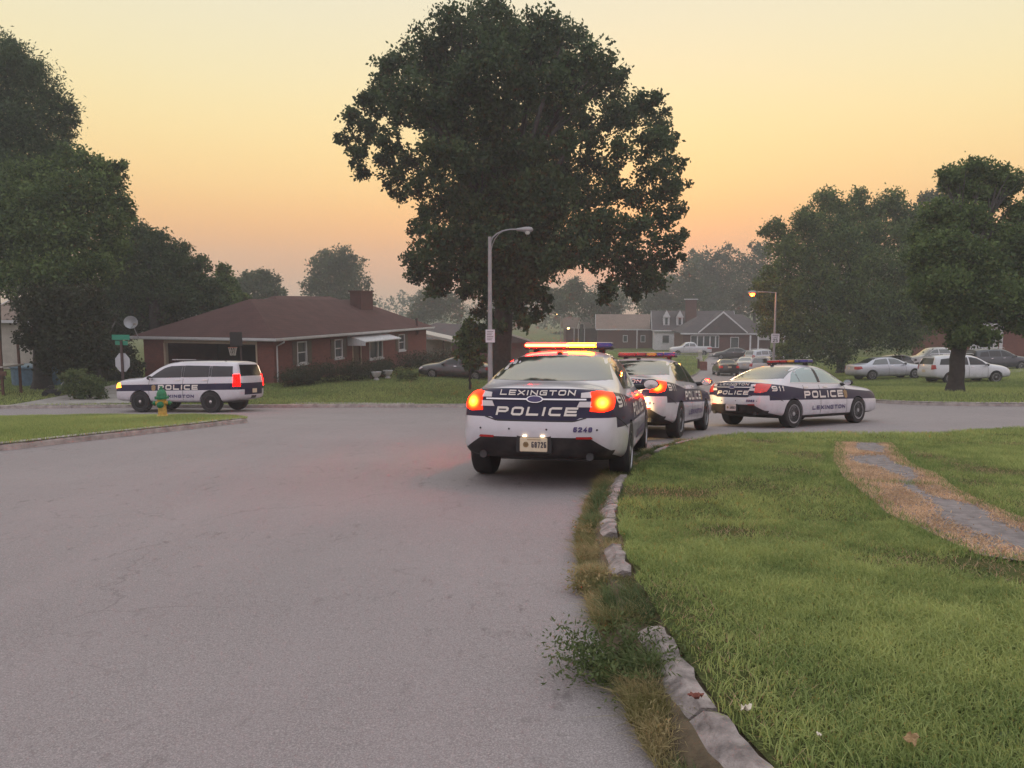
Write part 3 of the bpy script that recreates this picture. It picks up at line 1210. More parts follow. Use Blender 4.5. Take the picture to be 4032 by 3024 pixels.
M['paper'] = mat('paper_litter', (.62, .56, .46), .8, .2, 30)
M['dead_leaf'] = mat('dead_leaf', (.30, .20, .10), .8, .3, 30)
M['red_leaf'] = mat('red_dead_leaf', (.16, .045, .03), .8, .3, 30)
scrap(2938, 2780, .035, 'paper_scrap', 'crumpled white paper scrap in the grass right of the kerb', 'litter', M['paper'])
scrap(3225, 2885, .015, 'paper_scrap', 'tiny white paper bit low in the foreground grass', 'litter', M['paper'], .006)
scrap(3590, 2900, .045, 'dead_leaf', 'curled pale brown leaf lying in the foreground grass on the right', 'leaf', M['dead_leaf'])
scrap(2740, 2735, .05, 'dead_leaf', 'dark red dead leaf at the top of the bare kerb', 'leaf', M['red_leaf'])


# ------------------------------------------------------------------ trees
def leaf_mesh(name, centers, n, size, m, parent=None, aspect=.6, sub=18, subr=.34, shell=.62, droop=0.0):
    """leaves gathered in twig clumps that fill each blob of the crown"""
    cen = np.array([c[:3] for c in centers], float)
    rad = np.array([c[3] for c in centers], float)
    wgt = rad ** 2
    k = (wgt / wgt.sum() * n / 26).astype(int) + 3
    subc, subr_, tone = [], [], []
    for c, r, kk in zip(cen, rad, k):
        d = rng.normal(size=(kk, 3))
        d /= np.linalg.norm(d, axis=1)[:, None]
        rr = r * (rng.uniform(0, 1, kk) ** .45)
        p = c + d * rr[:, None] * np.array([1, 1, .85])
        subc.append(p)
        subr_.append(np.full(kk, 1.0) * subr * r * rng.uniform(.55, 1.2, kk))
        tone.append(rng.uniform(0, 1, kk) * .75 + .12 * d[:, 2])
    subc = np.concatenate(subc)
    subr_ = np.concatenate(subr_)
    tone = np.concatenate(tone)
    per = max(4, int(n / len(subc)))
    N_ = len(subc) * per
    g = rng.normal(size=(N_, 3)) * .5
    P = np.repeat(subc, per, 0) + g * np.repeat(subr_, per)[:, None]
    a = rng.normal(size=(N_, 3))
    a[:, 2] -= droop
    a /= np.linalg.norm(a, axis=1)[:, None]
    b = np.cross(a, rng.normal(size=(N_, 3)))
    b /= np.linalg.norm(b, axis=1)[:, None]
    s = size * rng.uniform(.6, 1.3, N_)
    a *= s[:, None]
    b *= (s * aspect * .5)[:, None]
    V = np.empty((N_, 4, 3))
    V[:, 0] = P
    V[:, 1] = P + a * .5 - b
    V[:, 2] = P + a
    V[:, 3] = P + a * .45 + b
    me = bpy.data.meshes.new(name)
    me.vertices.add(N_ * 4)
    me.vertices.foreach_set('co', V.ravel())
    me.loops.add(N_ * 4)
    me.loops.foreach_set('vertex_index', np.arange(N_ * 4, dtype=np.int32))
    me.polygons.add(N_)
    me.polygons.foreach_set('loop_start', (np.arange(N_) * 4).astype(np.int32))
    me.polygons.foreach_set('loop_total', np.full(N_, 4, np.int32))
    me.update(calc_edges=True)
    t = np.clip(np.repeat(tone, per) + rng.uniform(-.15, .2, N_), 0, 1)
    at_ = me.attributes.new('tone', 'FLOAT', 'POINT')
    at_.data.foreach_set('value', np.repeat(t, 4).astype(np.float32))
    me.materials.append(m)
    o = bpy.data.objects.new(name, me)
    C.objects.link(o)
    if parent:
        o.parent = parent
    return o


def tree(label, base_xy, blobs, n, size, m, tr=.35, group=None, cat='tree', name='tree', limbs=True, fork=.35, root_z=None, aspect=.6, subr=.34, trunk_top=None, droop=0.0):
    """blobs are (px, py, radius_px, depth) seen in the photo; converted to real positions"""
    bx, by = base_xy
    bz = (T(bx, by) + KH - .1) if root_z is None else root_z
    o = thing(name, label, cat, (bx, by, bz), group=group)
    W = []
    for q in blobs:
        p = at(q[0], q[1], q[3])
        W.append((p.x - bx, p.y - by, p.z - bz, q[2] * q[3] / F_PX))
    crown = leaf_mesh('crown', W, n, size, m, o, aspect, subr=subr, droop=droop)
    zs = [q[2] for q in W]
    top = max(zs)
    cxm = sum(q[0] * q[3] for q in W) / sum(q[3] for q in W)
    cym = sum(q[1] * q[3] for q in W) / sum(q[3] for q in W)
    mb = MB()
    th = top * fork if trunk_top is None else trunk_top
    steps = 8
    pts = [(0, 0, -.3), (0, 0, .05), (0.02, 0, .5)]
    rad = [tr * 1.75, tr * 1.45, tr * 1.1]
    for i in range(1, steps + 1):
        t = i / steps
        pts.append((cxm * .25 * t + random.uniform(-.04, .04), cym * .25 * t, .5 + (th - .5) * t))
        rad.append(tr * (1.08 - .25 * t))
    mb.tube(pts, rad, 14)
    if limbs:
        s0 = Vector(pts[-1])
        for q in sorted(W, key=lambda q: -q[3])[:60]:
            e = Vector(q[:3])
            zt = min(max(e.z * .55, th * .55), th * 1.0)
            start = Vector(pts[3]).lerp(s0, max(0, min(1, (zt - .5) / max(.1, th - .5))))
            mid = start.lerp(e, .5) + Vector((random.uniform(-.3, .3), random.uniform(-.3, .3), .25 * (e - start).length * .5))
            L_ = (e - start).length
            r0 = min(tr * .42, .02 + L_ * .016)
            mb.tube([start, start.lerp(mid, .5) + Vector((0, 0, .1)), mid, mid.lerp(e, .6), e], [r0, r0 * .8, r0 * .55, r0 * .35, r0 * .12], 7, cap=False)
            for _ in range(2):
                e2 = e + Vector((random.gauss(0, 1), random.gauss(0, 1), random.gauss(.2, .8))) * q[3] * .6
                mb.tube([mid, mid.lerp(e2, .55) + Vector((0, 0, .15)), e2], [r0 * .4, r0 * .22, r0 * .06], 5, cap=False)
    mb.build('trunk', M['bark'], o, smooth=True)
    return o


# the big tree: outline traced as foliage masses, each with its own depth
BT = [(1790, 110, 95), (1690, 175, 90), (1900, 95, 100), (1960, 40, 60), (2010, 150, 105), (2120, 105, 85), (2230, 175, 95), (2330, 240, 90), (1820, 230, 110),
      (1950, 260, 110), (2150, 250, 110), (1600, 250, 80), (1530, 260, 55), (1520, 340, 75), (1440, 385, 45), (1620, 370, 100), (1740, 340, 110),
      (2380, 340, 85), (2270, 330, 100), (2060, 340, 75), (2440, 300, 45), (1480, 420, 60), (1390, 465, 50), (1440, 520, 60), (1360, 545, 35), (1400, 620, 45), (1420, 670, 40),
      (1530, 560, 60), (1600, 640, 70), (1550, 700, 55), (1570, 770, 38), (1640, 740, 55), (1500, 620, 45), (2480, 440, 85), (2560, 400, 55), (2590, 470, 55), (2420, 460, 75), (2630, 560, 50),
      (2560, 560, 80), (2650, 640, 45), (2580, 660, 75), (2680, 720, 35), (2620, 760, 65), (2540, 770, 70), (2670, 830, 35), (2600, 860, 70), (2680, 920, 30), (2620, 960, 60),
      (1720, 490, 90), (1830, 480, 95), (1930, 560, 100), (2080, 520, 90), (2190, 500, 85), (2290, 480, 60), (1780, 620, 100), (1900, 700, 110), (2040, 660, 115), (2180, 640, 90),
      (2320, 640, 60), (1700, 700, 60), (1760, 800, 95), (1880, 830, 110), (2020, 830, 120), (2170, 800, 115), (2310, 790, 95), (2430, 760, 75), (1690, 860, 60), (1650, 900, 45), (1700, 960, 85), (1820, 960, 105), (1960, 980, 115),
      (2110, 960, 115), (2260, 930, 105), (2400, 900, 90), (2500, 900, 75), (1650, 1010, 65), (1640, 1080, 45), (1740, 1060, 85), (1870, 1080, 85), (2010, 1090, 85), (2120, 1060, 70),
      (2350, 1010, 80), (2480, 1010, 85), (2570, 1040, 65), (2560, 1100, 70), (2460, 1090, 70), (2390, 1130, 50), (2500, 1160, 40), (2380, 1175, 30), (2640, 1030, 38), (2690, 1010, 22),
      (1700, 1150, 35), (1735, 1125, 45), (1830, 1150, 45), (1930, 1170, 60), (2020, 1180, 65), (2110, 1150, 55), (2150, 1175, 30), (2050, 1240, 50), (1960, 1260, 55), (1890, 1230, 40),
      (2120, 1240, 38), (2160, 1210, 25), (1900, 1300, 30), (2330, 560, 55), (2440, 600, 65), (2390, 680, 60), (1420, 590, 30), (2260, 410, 60), (2160, 410, 55), (1560, 450, 60), (1650, 470, 55), (1870, 380, 90), (1990, 460, 80), (2130, 430, 70), (2060, 250, 80), (1700, 260, 80), (1950, 640, 80), (2080, 760, 90), (2240, 720, 80), (1830, 760, 80), (1930, 900, 90), (2060, 1010, 80), (2200, 1010, 70), (2330, 890, 80), (2250, 560, 60), (1760, 560, 70)]
bt_blobs = []
for q in BT:
    off = math.sqrt(max(0, 1 - ((q[0] - 2020) / 720) ** 2 - ((q[1] - 620) / 700) ** 2))
    d = 40 + random.uniform(-1, 1) * 6.0 * max(.15, off)
    bt_blobs.append((q[0], q[1], q[2] * .98, d))
for q in [(1960, 1090, 90), (2070, 1120, 80), (1880, 1030, 85), (2000, 1180, 60), (2050, 1010, 100), (2180, 1030, 80), (1960, 930, 100), (2100, 870, 100), (1900, 850, 100), (2020, 760, 100), (2180, 740, 90),
          (1850, 660, 80), (1980, 600, 85), (2110, 600, 80), (1930, 440, 80), (2050, 360, 80), (2180, 330, 80), (1840, 300, 80), (1960, 180, 80), (2090, 180, 70), (2230, 270, 70), (1960, 1290, 32), (2060, 1270, 34), (1740, 420, 70), (1700, 600, 60), (2280, 1000, 60), (1790, 930, 70)]:
    bt_blobs.append((q[0], q[1], q[2], random.uniform(34.5, 37)))
btx = at(1975, 1480, 40).x
tree('huge spreading shade tree with a broad rounded dark crown behind the street lamp', (btx, 40), bt_blobs, 175000, .21, M['leaf_big'], .48, fork=.42, aspect=.62, subr=.36)
# shoots and young foliage round its foot
tree('reddish leafed young tree right of the neighbouring house, left of the lamp post', (at(1850, 1450, 41).x, 41), [(1850, 1290, 35, 41), (1830, 1340, 45, 41), (1880, 1370, 45, 41), (1860, 1420, 45, 41), (1890, 1310, 30, 41), (1815, 1390, 28, 41)],
     3600, .2, M['leaf_green'], .06, cat='young tree', name='young_tree')
# left group
LT1 = [(60, 260, 95, 44), (150, 330, 85, 44), (30, 380, 110, 44), (220, 420, 75, 44), (130, 470, 110, 43), (250, 520, 55, 44), (20, 540, 120, 43), (180, 600, 100, 43), (60, 680, 120, 42), (270, 430, 30, 44), (285, 480, 25, 44),
       (-60, 230, 120, 45), (-100, 420, 140, 44), (-120, 640, 150, 43), (60, 200, 50, 44), (110, 270, 45, 44), (240, 600, 55, 43)]
tree('tall dark pine like tree at the left edge of the photo', (at(-20, 1500, 44).x, 44), LT1, 52000, .24, M['leaf_pine'], .4, fork=.6, aspect=.28, subr=.42)
LT2 = [(300, 640, 75, 40), (390, 680, 65, 40), (440, 720, 60, 40), (470, 650, 32, 40), (330, 760, 110, 39), (460, 800, 60, 40), (230, 800, 120, 39), (110, 820, 120, 39), (500, 850, 42, 40), (420, 880, 80, 39), (290, 920, 110, 38), (140, 950, 120, 38), (20, 900, 120, 38), (460, 960, 60, 39), (-80, 860, 130, 39), (-60, 1030, 130, 38), (370, 1040, 100, 38), (240, 1080, 110, 37), (90, 1090, 110, 37), (80, 720, 100, 40), (180, 700, 90, 40)]
tree('broad green tree in front of the tall pine on the left', (at(120, 1540, 38).x, 39), LT2, 64000, .18, M['leaf_green'], .4, fork=.5, subr=.38)
LT3 = [(540, 920, 55, 47), (620, 960, 60, 47), (700, 1000, 55, 47), (570, 1020, 90, 46), (690, 1070, 75, 46), (780, 1050, 50, 47), (780, 1130, 70, 46), (480, 1100, 90, 47), (600, 1140, 100, 45), (420, 1180, 80, 45), (720, 1190, 90, 45), (520, 1230, 90, 45), (640, 1260, 80, 45), (860, 1150, 40, 47), (840, 1200, 50, 46), (450, 1000, 70, 46)]
LT3 = [(p, q, r, d + 4) for p, q, r, d in LT3]
tree('dark dense tree rising behind the garage end of the brick house', (at(600, 1500, 47).x, 47.5), LT3, 50000, .20, M['leaf_big'], .35, fork=.5, subr=.38)
LT4 = [(880, 1090, 40, 56), (905, 1140, 45, 56), (850, 1160, 50, 55), (900, 1190, 55, 55), (960, 1175, 30, 56), (880, 1060, 25, 56), (840, 1230, 55, 55), (940, 1215, 40, 56)]
tree('light green feathery tree just behind the roof ridge of the brick house', (at(880, 1450, 56).x, 57), LT4, 9000, .22, M['leaf_green'], .2, fork=.5)
# low growth on the left
LB = [(310, 1200, 100, 36), (180, 1210, 110, 36), (430, 1290, 70, 46), (330, 1330, 95, 36), (230, 1330, 90, 36), (130, 1330, 60, 36), (400, 1420, 60, 38), (470, 1390, 60, 46), (500, 1300, 50, 47), (300, 1440, 70, 36), (200, 1420, 60, 37), (440, 1500, 55, 44), (520, 1450, 45, 44), (500, 1530, 45, 44)]
tree('wide dark shrubbery under the left trees behind the street signs', (at(350, 1560, 36).x, 37), LB, 34000, .17, M['hedge'], .15, cat='shrubbery', name='shrub', fork=.4)
tree('low yellow green bush left of the street sign post', (at(330, 1560, 34).x, 34.5), [(300, 1480, 35, 34), (340, 1500, 38, 34), (380, 1520, 38, 34), (270, 1530, 35, 34), (320, 1550, 40, 34), (400, 1550, 30, 34), (255, 1490, 20, 34)], 5200, .11, M['weed'], .05, cat='bush', name='bush')

# right group
RT1 = [(3170, 870, 60, 62), (3060, 900, 45, 62), (3260, 800, 60, 63), (3330, 850, 75, 63), (3210, 900, 80, 62), (3100, 980, 80, 62), (3430, 850, 60, 63), (3500, 800, 60, 63), (3560, 850, 60, 63), (3440, 940, 100, 62), (3300, 960, 100, 61),
       (3180, 1040, 100, 61), (3060, 1080, 60, 61), (3580, 940, 80, 62), (3400, 1060, 110, 60), (3550, 1060, 110, 60), (3250, 1140, 110, 60), (3100, 1160, 90, 60), (3400, 1190, 110, 59), (3550, 1200, 110, 59), (3020, 1200, 60, 61), (2990, 1130, 40, 61), (3130, 1270, 90, 60), (3280, 1290, 90, 59), (3420, 1310, 90, 59), (3550, 1320, 80, 59), (3040, 1290, 55, 60),
       (3190, 1370, 70, 59), (3100, 1380, 55, 59), (3300, 1390, 60, 59), (3380, 780, 45, 63), (3620, 1290, 60, 59), (3010, 910, 30, 62)]
tree('broad green tree clump behind the lit street lamp on the right', (at(3330, 1480, 61).x, 62), RT1, 90000, .23, M['leaf_green'], .3, fork=.35, subr=.36)
RT2 = [(3760, 700, 60, 36), (3850, 670, 60, 36), (3930, 700, 60, 36), (3990, 720, 50, 36), (3720, 700, 28, 36), (3800, 770, 75, 36), (3920, 790, 55, 36), (4010, 840, 55, 35), (3700, 850, 70, 35), (3790, 880, 90, 35), (3650, 930, 60, 35), (3730, 980, 100, 34), (3880, 930, 80, 35), (3990, 960, 90, 34), (3850, 1050, 120, 34), (3660, 1050, 70, 34), (4020, 1090, 110, 34),
       (3720, 1130, 100, 33), (3900, 1170, 110, 33), (3780, 1250, 80, 33), (4040, 1210, 80, 33), (3700, 1230, 60, 33), (3840, 1310, 45, 33), (3760, 1340, 35, 33), (3640, 1140, 60, 33), (3620, 1000, 55, 34), (3800, 1330, 40, 32), (3880, 1330, 45, 32), (3980, 1270, 45, 33), (4100, 1000, 120, 34), (4100, 860, 80, 35), (4030, 1290, 35, 33)]
tree('large leafy tree with a thick trunk standing before the white SUV on the right', (at(3762, 1500, 33).x, 33), RT2, 90000, .165, M['leaf_green'], .29, fork=.45, subr=.37)
RT3 = [(3680, 800, 55, 95), (3640, 780, 35, 95), (3700, 760, 35, 95), (3650, 860, 60, 95), (3720, 850, 60, 95), (3600, 900, 60, 94)]
tree('hazy tall tree peeking out behind the leafy tree on the right', (at(3670, 1400, 95).x, 96), RT3, 5200, .35, M['leaf_far'], .3)

# distant trees in the haze
FT = [('round crowned solitary tree standing hazy behind the brick house roof', 125, [(1325, 1060, 75), (1260, 1060, 60), (1390, 1060, 60), (1325, 1120, 95), (1240, 1130, 55), (1410, 1130, 55), (1330, 1010, 45), (1280, 1020, 45), (1370, 1015, 45), (1340, 1180, 90), (1250, 1190, 60), (1420, 1190, 50)], 14000, .45),
      ('low hazy tree between the brick house roof and the round tree', 105, [(1000, 1110, 55), (1060, 1120, 50), (950, 1140, 50), (1090, 1160, 40), (1020, 1170, 60), (970, 1090, 30), (1040, 1085, 30)], 6500, .4),
      ('pale tree left behind the neighbour house, near the lamp post', 150, [(1720, 1170, 65), (1680, 1220, 70), (1770, 1220, 60), (1700, 1130, 35), (1640, 1240, 40), (1790, 1170, 35)], 6500, .5),
      ('hazy tree between the big tree and the gabled roofs', 140, [(2260, 1150, 60), (2210, 1190, 60), (2310, 1200, 70), (2270, 1110, 30), (2370, 1230, 60), (2180, 1150, 25), (2420, 1200, 50)], 7500, .5),
      ('hazy wooded rise tree left above the dormer house', 150, [(2680, 1120, 85), (2600, 1160, 80), (2740, 1180, 90), (2560, 1210, 60), (2650, 1220, 80), (2720, 1060, 45)], 9500, .5),
      ('tall hazy tree directly above the dormer house chimney', 165, [(2780, 1030, 55), (2850, 1010, 50), (2790, 1100, 85), (2880, 1090, 75), (2820, 1180, 90), (2740, 1010, 30)], 9500, .55),
      ('tall hazy tree just left of the lit street lamp', 150, [(2940, 1040, 60), (3000, 1000, 50), (3020, 1080, 70), (2940, 1120, 75), (2910, 1190, 75), (3000, 1180, 75), (2980, 970, 28)], 8500, .5)]
for lab, D, bl, n, s in FT:
    cxp = sum(b[0] for b in bl) / len(bl)
    bl2 = [(b[0], b[1], b[2], D + random.uniform(-.04, .04) * D * .6) for b in bl]
    tree(lab, (at(cxp, 1300, D).x, D), bl2, n, s, M['leaf_far'], .35, group='hazy trees in the distance', limbs=False)


def wood(label, D0, D1, px0, px1, ytop, n, size, seed):
    r = random.Random(seed)
    B = []
    for i in range(int((px1 - px0) / 22)):
        px = r.uniform(px0, px1)
        D = r.uniform(D0, D1)
        yt = ytop(px) + r.uniform(0, 35)
        rr = r.uniform(22, 45)
        for k in range(4):
            p = at(px + r.uniform(-15, 15), yt + rr + k * rr * 1.1, D)
            B.append((p.x, p.y, p.z, rr * D / F_PX))
    o = leaf_mesh('woodland', B, n, size, M['leaf_far'], None, .7)
    return tag(o, label, 'woodland', kind='stuff')


wood('faint line of far trees in the haze on the left horizon', 260, 320, -300, 2200, lambda p: 1155 + 18 * math.sin(p / 90) - (p > 1500) * 12, 30000, .9, 3)
wood('faint wooded hill in the haze on the right', 200, 260, 2150, 4400, lambda p: 1090 + 25 * math.sin(p / 110), 30000, .8, 4)
wood('far wood seen through gaps beyond the right hand trees', 110, 130, 3000, 4500, lambda p: 1120 + 15 * math.sin(p / 70), 22000, .5, 5)


# hedges
def hedge(label, pts, r0, n, size, cat='hedge', m='hedge', group=None):
    """pts: (x, y, height above ground centre, radius)"""
    ox, oy = pts[0][0], pts[0][1]
    W = [(x, y, T(x, y) + KH + h, r) for x, y, h, r in pts]
    o = leaf_mesh(cat.replace(' ', '_'), W, n, size, M[m], None, .6, subr=.45)
    return tag(o, label, cat, group)


# ------------------------------------------------------------------ main brick house
HX = (-13.2, 42.5)
hz = -2.93
house = thing('brick_house', 'low red brick house with a hip roof, open two car garage and chimney', 'house', (HX[0], HX[1], hz), math.atan2(.952, .307))
L_, W_, HW = 20.5, 8.9, 2.52
mb = MB()
t_ = .2
# long wall facing the lawn with window and door openings cut as separate bays
ops = [(2.3, 3.25, .95, 2.25), (6.45, 7.35, 1.0, 2.2), (8.75, 9.75, 0.0, 2.1), (11.0, 12.9, .62, 2.15), (15.5, 16.5, .95, 2.15)]
xcur = 0
for (a, b, z0, z1) in ops:
    mb.box(xcur, a, 0, t_, -.8, HW)
    mb.box(a, b, 0, t_, -.8, z0)
    mb.box(a, b, 0, t_, z1, HW)
    xcur = b
mb.box(xcur, L_, 0, t_, -.8, HW)
mb.build('wall', M['brick_red'], house)
MB().box(0, t_, t_, 1.05, -.8, HW).build('wall', M['brick_red'], house)
MB().box(0, t_, 7.45, W_, -.8, HW).build('wall', M['brick_red'], house)
MB().box(.02, .16, 1.05, 7.45, 2.18, HW).build('garage_header', M['trim_cream'], house)
MB().box(-.03, .2, 7.33, 7.45, -.8, 2.18).build('garage_jamb', M['trim_cream'], house)
MB().box(-.03, .2, 1.05, 1.14, -.8, 2.18).build('garage_jamb', M['trim_cream'], house)
mb = MB().box(t_, L_, W_ - t_, W_, -.8, HW).box(L_ - t_, L_, t_, W_ - t_, -.8, HW)
mb.build('wall', M['brick_red'], house)
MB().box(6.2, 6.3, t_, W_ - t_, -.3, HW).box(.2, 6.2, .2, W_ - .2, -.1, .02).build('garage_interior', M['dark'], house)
ov = .45
ez = HW
x0, x1, y0, y1 = -ov, L_ + ov, -ov, W_ + ov
rise = 2.15
hy = (y0 + y1) / 2
rx0, rx1 = x0 + (y1 - y0) / 2 * .93, x1 - (y1 - y0) / 2 * .8
vs = [(x0, y0, ez), (x1, y0, ez), (x1, y1, ez), (x0, y1, ez), (rx0, hy, ez + rise), (rx1, hy, ez + rise)]
vs2 = [(a, b, c + .06) for a, b, c in vs]
mb = MB()
mb.add(vs + vs2[:6], [(0, 3, 2, 1), (6, 7, 11, 10), (7, 8, 11), (8, 9, 10, 11), (9, 6, 10), (0, 1, 7, 6), (1, 2, 8, 7), (2, 3, 9, 8), (3, 0, 6, 9)])
roof = mb.build('roof', M['shingle_red'], house)
# raised rear ridge
MB().add([(rx0 + 3.5, hy + .4, ez + rise - .08), (rx1 - .6, hy + .4, ez + rise - .08), (rx1 - .9, hy + 1.7, ez + rise + .30), (rx0 + 5, hy + 1.7, ez + rise + .30), (rx1 - .3, hy + 3.2, ez + rise - .3), (rx0 + 4, hy + 3.2, ez + rise - .3)],
         [(0, 1, 2, 3), (3, 2, 4, 5), (1, 4, 2), (0, 3, 5), (0, 5, 4, 1)]).build('ridge_section', M['shingle_red'], house)
fa = MB().box(x0, x1, y0 - .03, y0 - .001, ez - .13, ez + .03).box(x0 - .03, x0 - .001, y0 - .03, y1 + .03, ez - .13, ez + .03).box(x1 + .001, x1 + .03, y0 - .03, y1, ez - .13, ez + .03)
fa.build('fascia', M['trim'], house)
MB().box(x0, x1, y0 - .13, y0 - .033, ez - .08, ez + .045).box(x0 - .13, x0 - .033, y0 - .13, y1 + .03, ez - .08, ez + .045).build('gutter', M['trim'], house)
MB().tube([(.25, y0 - .08, ez - .08), (.25, y0 - .08, ez - .2), (.25, -.06, ez - .42), (.25, -.06, .1)], .045, 8).build('downspout', M['trim'], house)
ch = MB().box(rx1 - 2.2, rx1 - .35, 2.7, 3.6, ez + .6, ez + rise + .62)
chim = ch.build('chimney', M['brick_dark'], house)
MB().box(rx1 - 2.28, rx1 - .27, 2.62, 3.68, ez + rise + .62, ez + rise + .72).build('chimney_cap', M['brick_dark'], chim)
MB().box(rx1 - 2.35, rx1 - .2, 2.45, 2.69, ez + 1.22, ez + 1.30).build('chimney_flashing', M['trim'], chim)
for (a, b, z0, z1) in ops:
    if z0 == 0:
        d_ = MB().box(a + .06, b - .06, .08, .13, 0, z1 - .05).build('door', M['door'], house)
        MB().lathe([(.0, 0), (.03, .01), (.03, .04), (.0, .06)], 10, 'y', (a + .14, .02, 1.0)).build('handle', M['chrome'], d_)
        MB().box(a - .1, a, -.02, .05, 0, z1 + .1).box(b, b + .1, -.02, .05, 0, z1 + .1).box(a, b, -.02, .05, z1, z1 + .1).build('door_frame', M['trim_cream'], house)
        continue
    wn = MB().box(a - .05, a + .05, -.03, .08, z0, z1).box(b - .05, b + .05, -.03, .08, z0, z1).box(a + .05, b - .05, -.03, .08, z1 - .08, z1).box(a + .05, b - .05, -.03, .08, z0, z0 + .08)
    if b - a > 1.5:
        wn.box(a + 1.15, a + 1.27, -.03, .08, z0 + .08, z1 - .08)
    else:
        wn.box(a + .05, b - .05, -.02, .06, (z0 + z1) / 2 - .03, (z0 + z1) / 2 + .03)
    wo_ = wn.build('window', M['trim'], house)
    MB().box(a + .05, b - .05, .09, .10, z0, z1).build('pane', M['glass_house'], wo_)
    MB().box(a - .12, b + .12, -.09, -.001, z0 - .12, z0 - .002).build('sill', M['trim'], wo_)
    if b - a < 1.5:
        for s_ in (a - .5, b + .08):
            MB().box(s_, s_ + .42, -.05, -.004, z0 - .02, z1 + .02).build('shutter', M['shutter'], house)
# awning of metal slats over the door and big window
aw = MB()
aw.box(8.0, 13.2, -1.35, -1.30, 1.93, 2.0)
awn = aw.build('awning', M['trim'], house)
for i in range(26):
    xa = 8.02 + i * .2
    zt, zb_ = 2.36, 1.98
    dz = .018 if i % 2 else 0
    MB().add([(xa, -.01, zt + dz), (xa + .19, -.01, zt + dz), (xa + .19, -1.38, zb_ + dz), (xa, -1.38, zb_ + dz), (xa, -.01, zt + dz - .012), (xa + .19, -.01, zt + dz - .012), (xa + .19, -1.38, zb_ + dz - .012), (xa, -1.38, zb_ + dz - .012)],
             [(0, 1, 2, 3), (7, 6, 5, 4), (0, 3, 7, 4), (1, 5, 6, 2), (3, 2, 6, 7), (0, 4, 5, 1)]).build('slat', M['siding_white'], awn)
for i in range(7):
    ya = -1.36 + i * .19
    MB().box(7.96, 7.99, ya, ya + .17, 1.72 + .0 * i, 2.0 + (.36 * (ya + 1.36) / 1.36)).build('slat', M['siding_white'], awn)
MB().box(8.3, 10.2, -1.3, -.05, -.35, -.02).box(8.5, 10.0, -1.7, -1.31, -.5, -.18).build('step', M['concrete'], house)
# satellite dish
dish = thing('satellite_dish', 'grey satellite dish on a bent arm at the left eave of the brick house', 'satellite dish', (0, 0, 0))
bp = at(545, 1330, 44.5)
cpnt = at(515, 1270, 44.3)
MB().tube([bp, bp.lerp(cpnt, .6) + Vector((0.03, 0, 0)), cpnt + Vector((.05, .06, -.12))], .028, 8).build('arm', M['pole'], dish)
mb = MB()
mb.lathe([(.001, -.01), (.15, .01), (.27, .05), (.36, .10), (.37, .095), (.28, .03), (.15, -.015), (.001, -.03)], 24, 'z')
dk = mb.build('reflector', M['sign_back'], dish, smooth=True)
dk.location = cpnt
dk.rotation_euler = (R(78), R(-18), R(28))
MB().tube([cpnt + Vector((.05, -.1, -.3)), cpnt + Vector((.40, -.42, -.1))], .015, 6).box(cpnt.x + .36, cpnt.x + .5, cpnt.y - .5, cpnt.y - .36, cpnt.z - .14, cpnt.z - .02).build('feed_horn', M['siding'], dish)
# basketball hoop
hb = at(935, 1500, 39.5)
hg = T(hb.x, 39.5) + KH
hoop = thing('basketball_hoop', 'black basketball backboard on a pole in front of the garage', 'basketball hoop', (hb.x, 39.5, hg), R(8))
top = at(935, 1335, 39.5).z - hg
MB().tube([(.15, .35, -.1), (.15, .35, top - .5), (.1, .12, top)], .05, 10).build('pole', M['pole_dark'], hoop)
MB().bevbox(-.31, .31, .0, .05, top - .36, top + .36, .03).build('backboard', M['black_plastic'], hoop)
ring = MB()
n = 20
pr = [(-.12 + .22 * math.cos(2 * PI * k / n), -.28 + .22 * math.sin(2 * PI * k / n), top - .42) for k in range(n + 1)]
ring.tube(pr, .012, 6, cap=False).build('rim', M['orange_plastic'], hoop)
net = MB()
for k in range(10):
    a = 2 * PI * k / 10
    b = 2 * PI * (k + 1) / 10
    for s_ in ((a, b), (b, a)):
        net.tube([(-.12 + .21 * math.cos(s_[0]), -.28 + .21 * math.sin(s_[0]), top - .43), (-.12 + .13 * math.cos(s_[1]), -.28 + .13 * math.sin(s_[1]), top - .83)], .008, 4, cap=False)
net.build('net', M['siding'], hoop)


def wp(lx, ly):
    c, s = .307, .952
    return HX[0] + lx * c - ly * s, HX[1] + lx * s + ly * c


pts = []
for i in range(16):
    t = i / 15
    x, y = wp(.8 + t * 7.2, -1.6 - .5 * math.sin(t * 3) - t * 1.2)
    pts.append((x, y, .45 + .15 * random.random(), .72))
hedge('long dark clipped hedge under the front windows of the brick house', pts, .7, 13000, .09)
pts = []
for i in range(5):
    x, y = wp(-1.6 + i * .5, -1.9)
    pts.append((x, y, .45, .62))
hedge('rounded dark bush at the garage corner of the brick house, behind the police SUV', pts, .7, 4500, .09, 'bush')
pts = []
for i in range(9):
    x, y = wp(13.6 + i * .9, -1.5)
    pts.append((x, y, .5, .75))
hedge('dark hedge under the right end window of the brick house', pts, .7, 7000, .1)
pts = [(wp(10.8 + i * .5, -.9)[0], wp(10.8 + i * .5, -.9)[1], .4, .5) for i in range(3)]
hedge('small dark bush under the picture window by the awning', pts, .5, 2200, .09, 'bush')
pts = [(at(1580 + i * 22, 1450, 46).x, 46, .35, .35) for i in range(3)]
hedge('shaggy pale leaved plant right of the white planters', pts, .4, 900, .12, 'plant', 'weed')
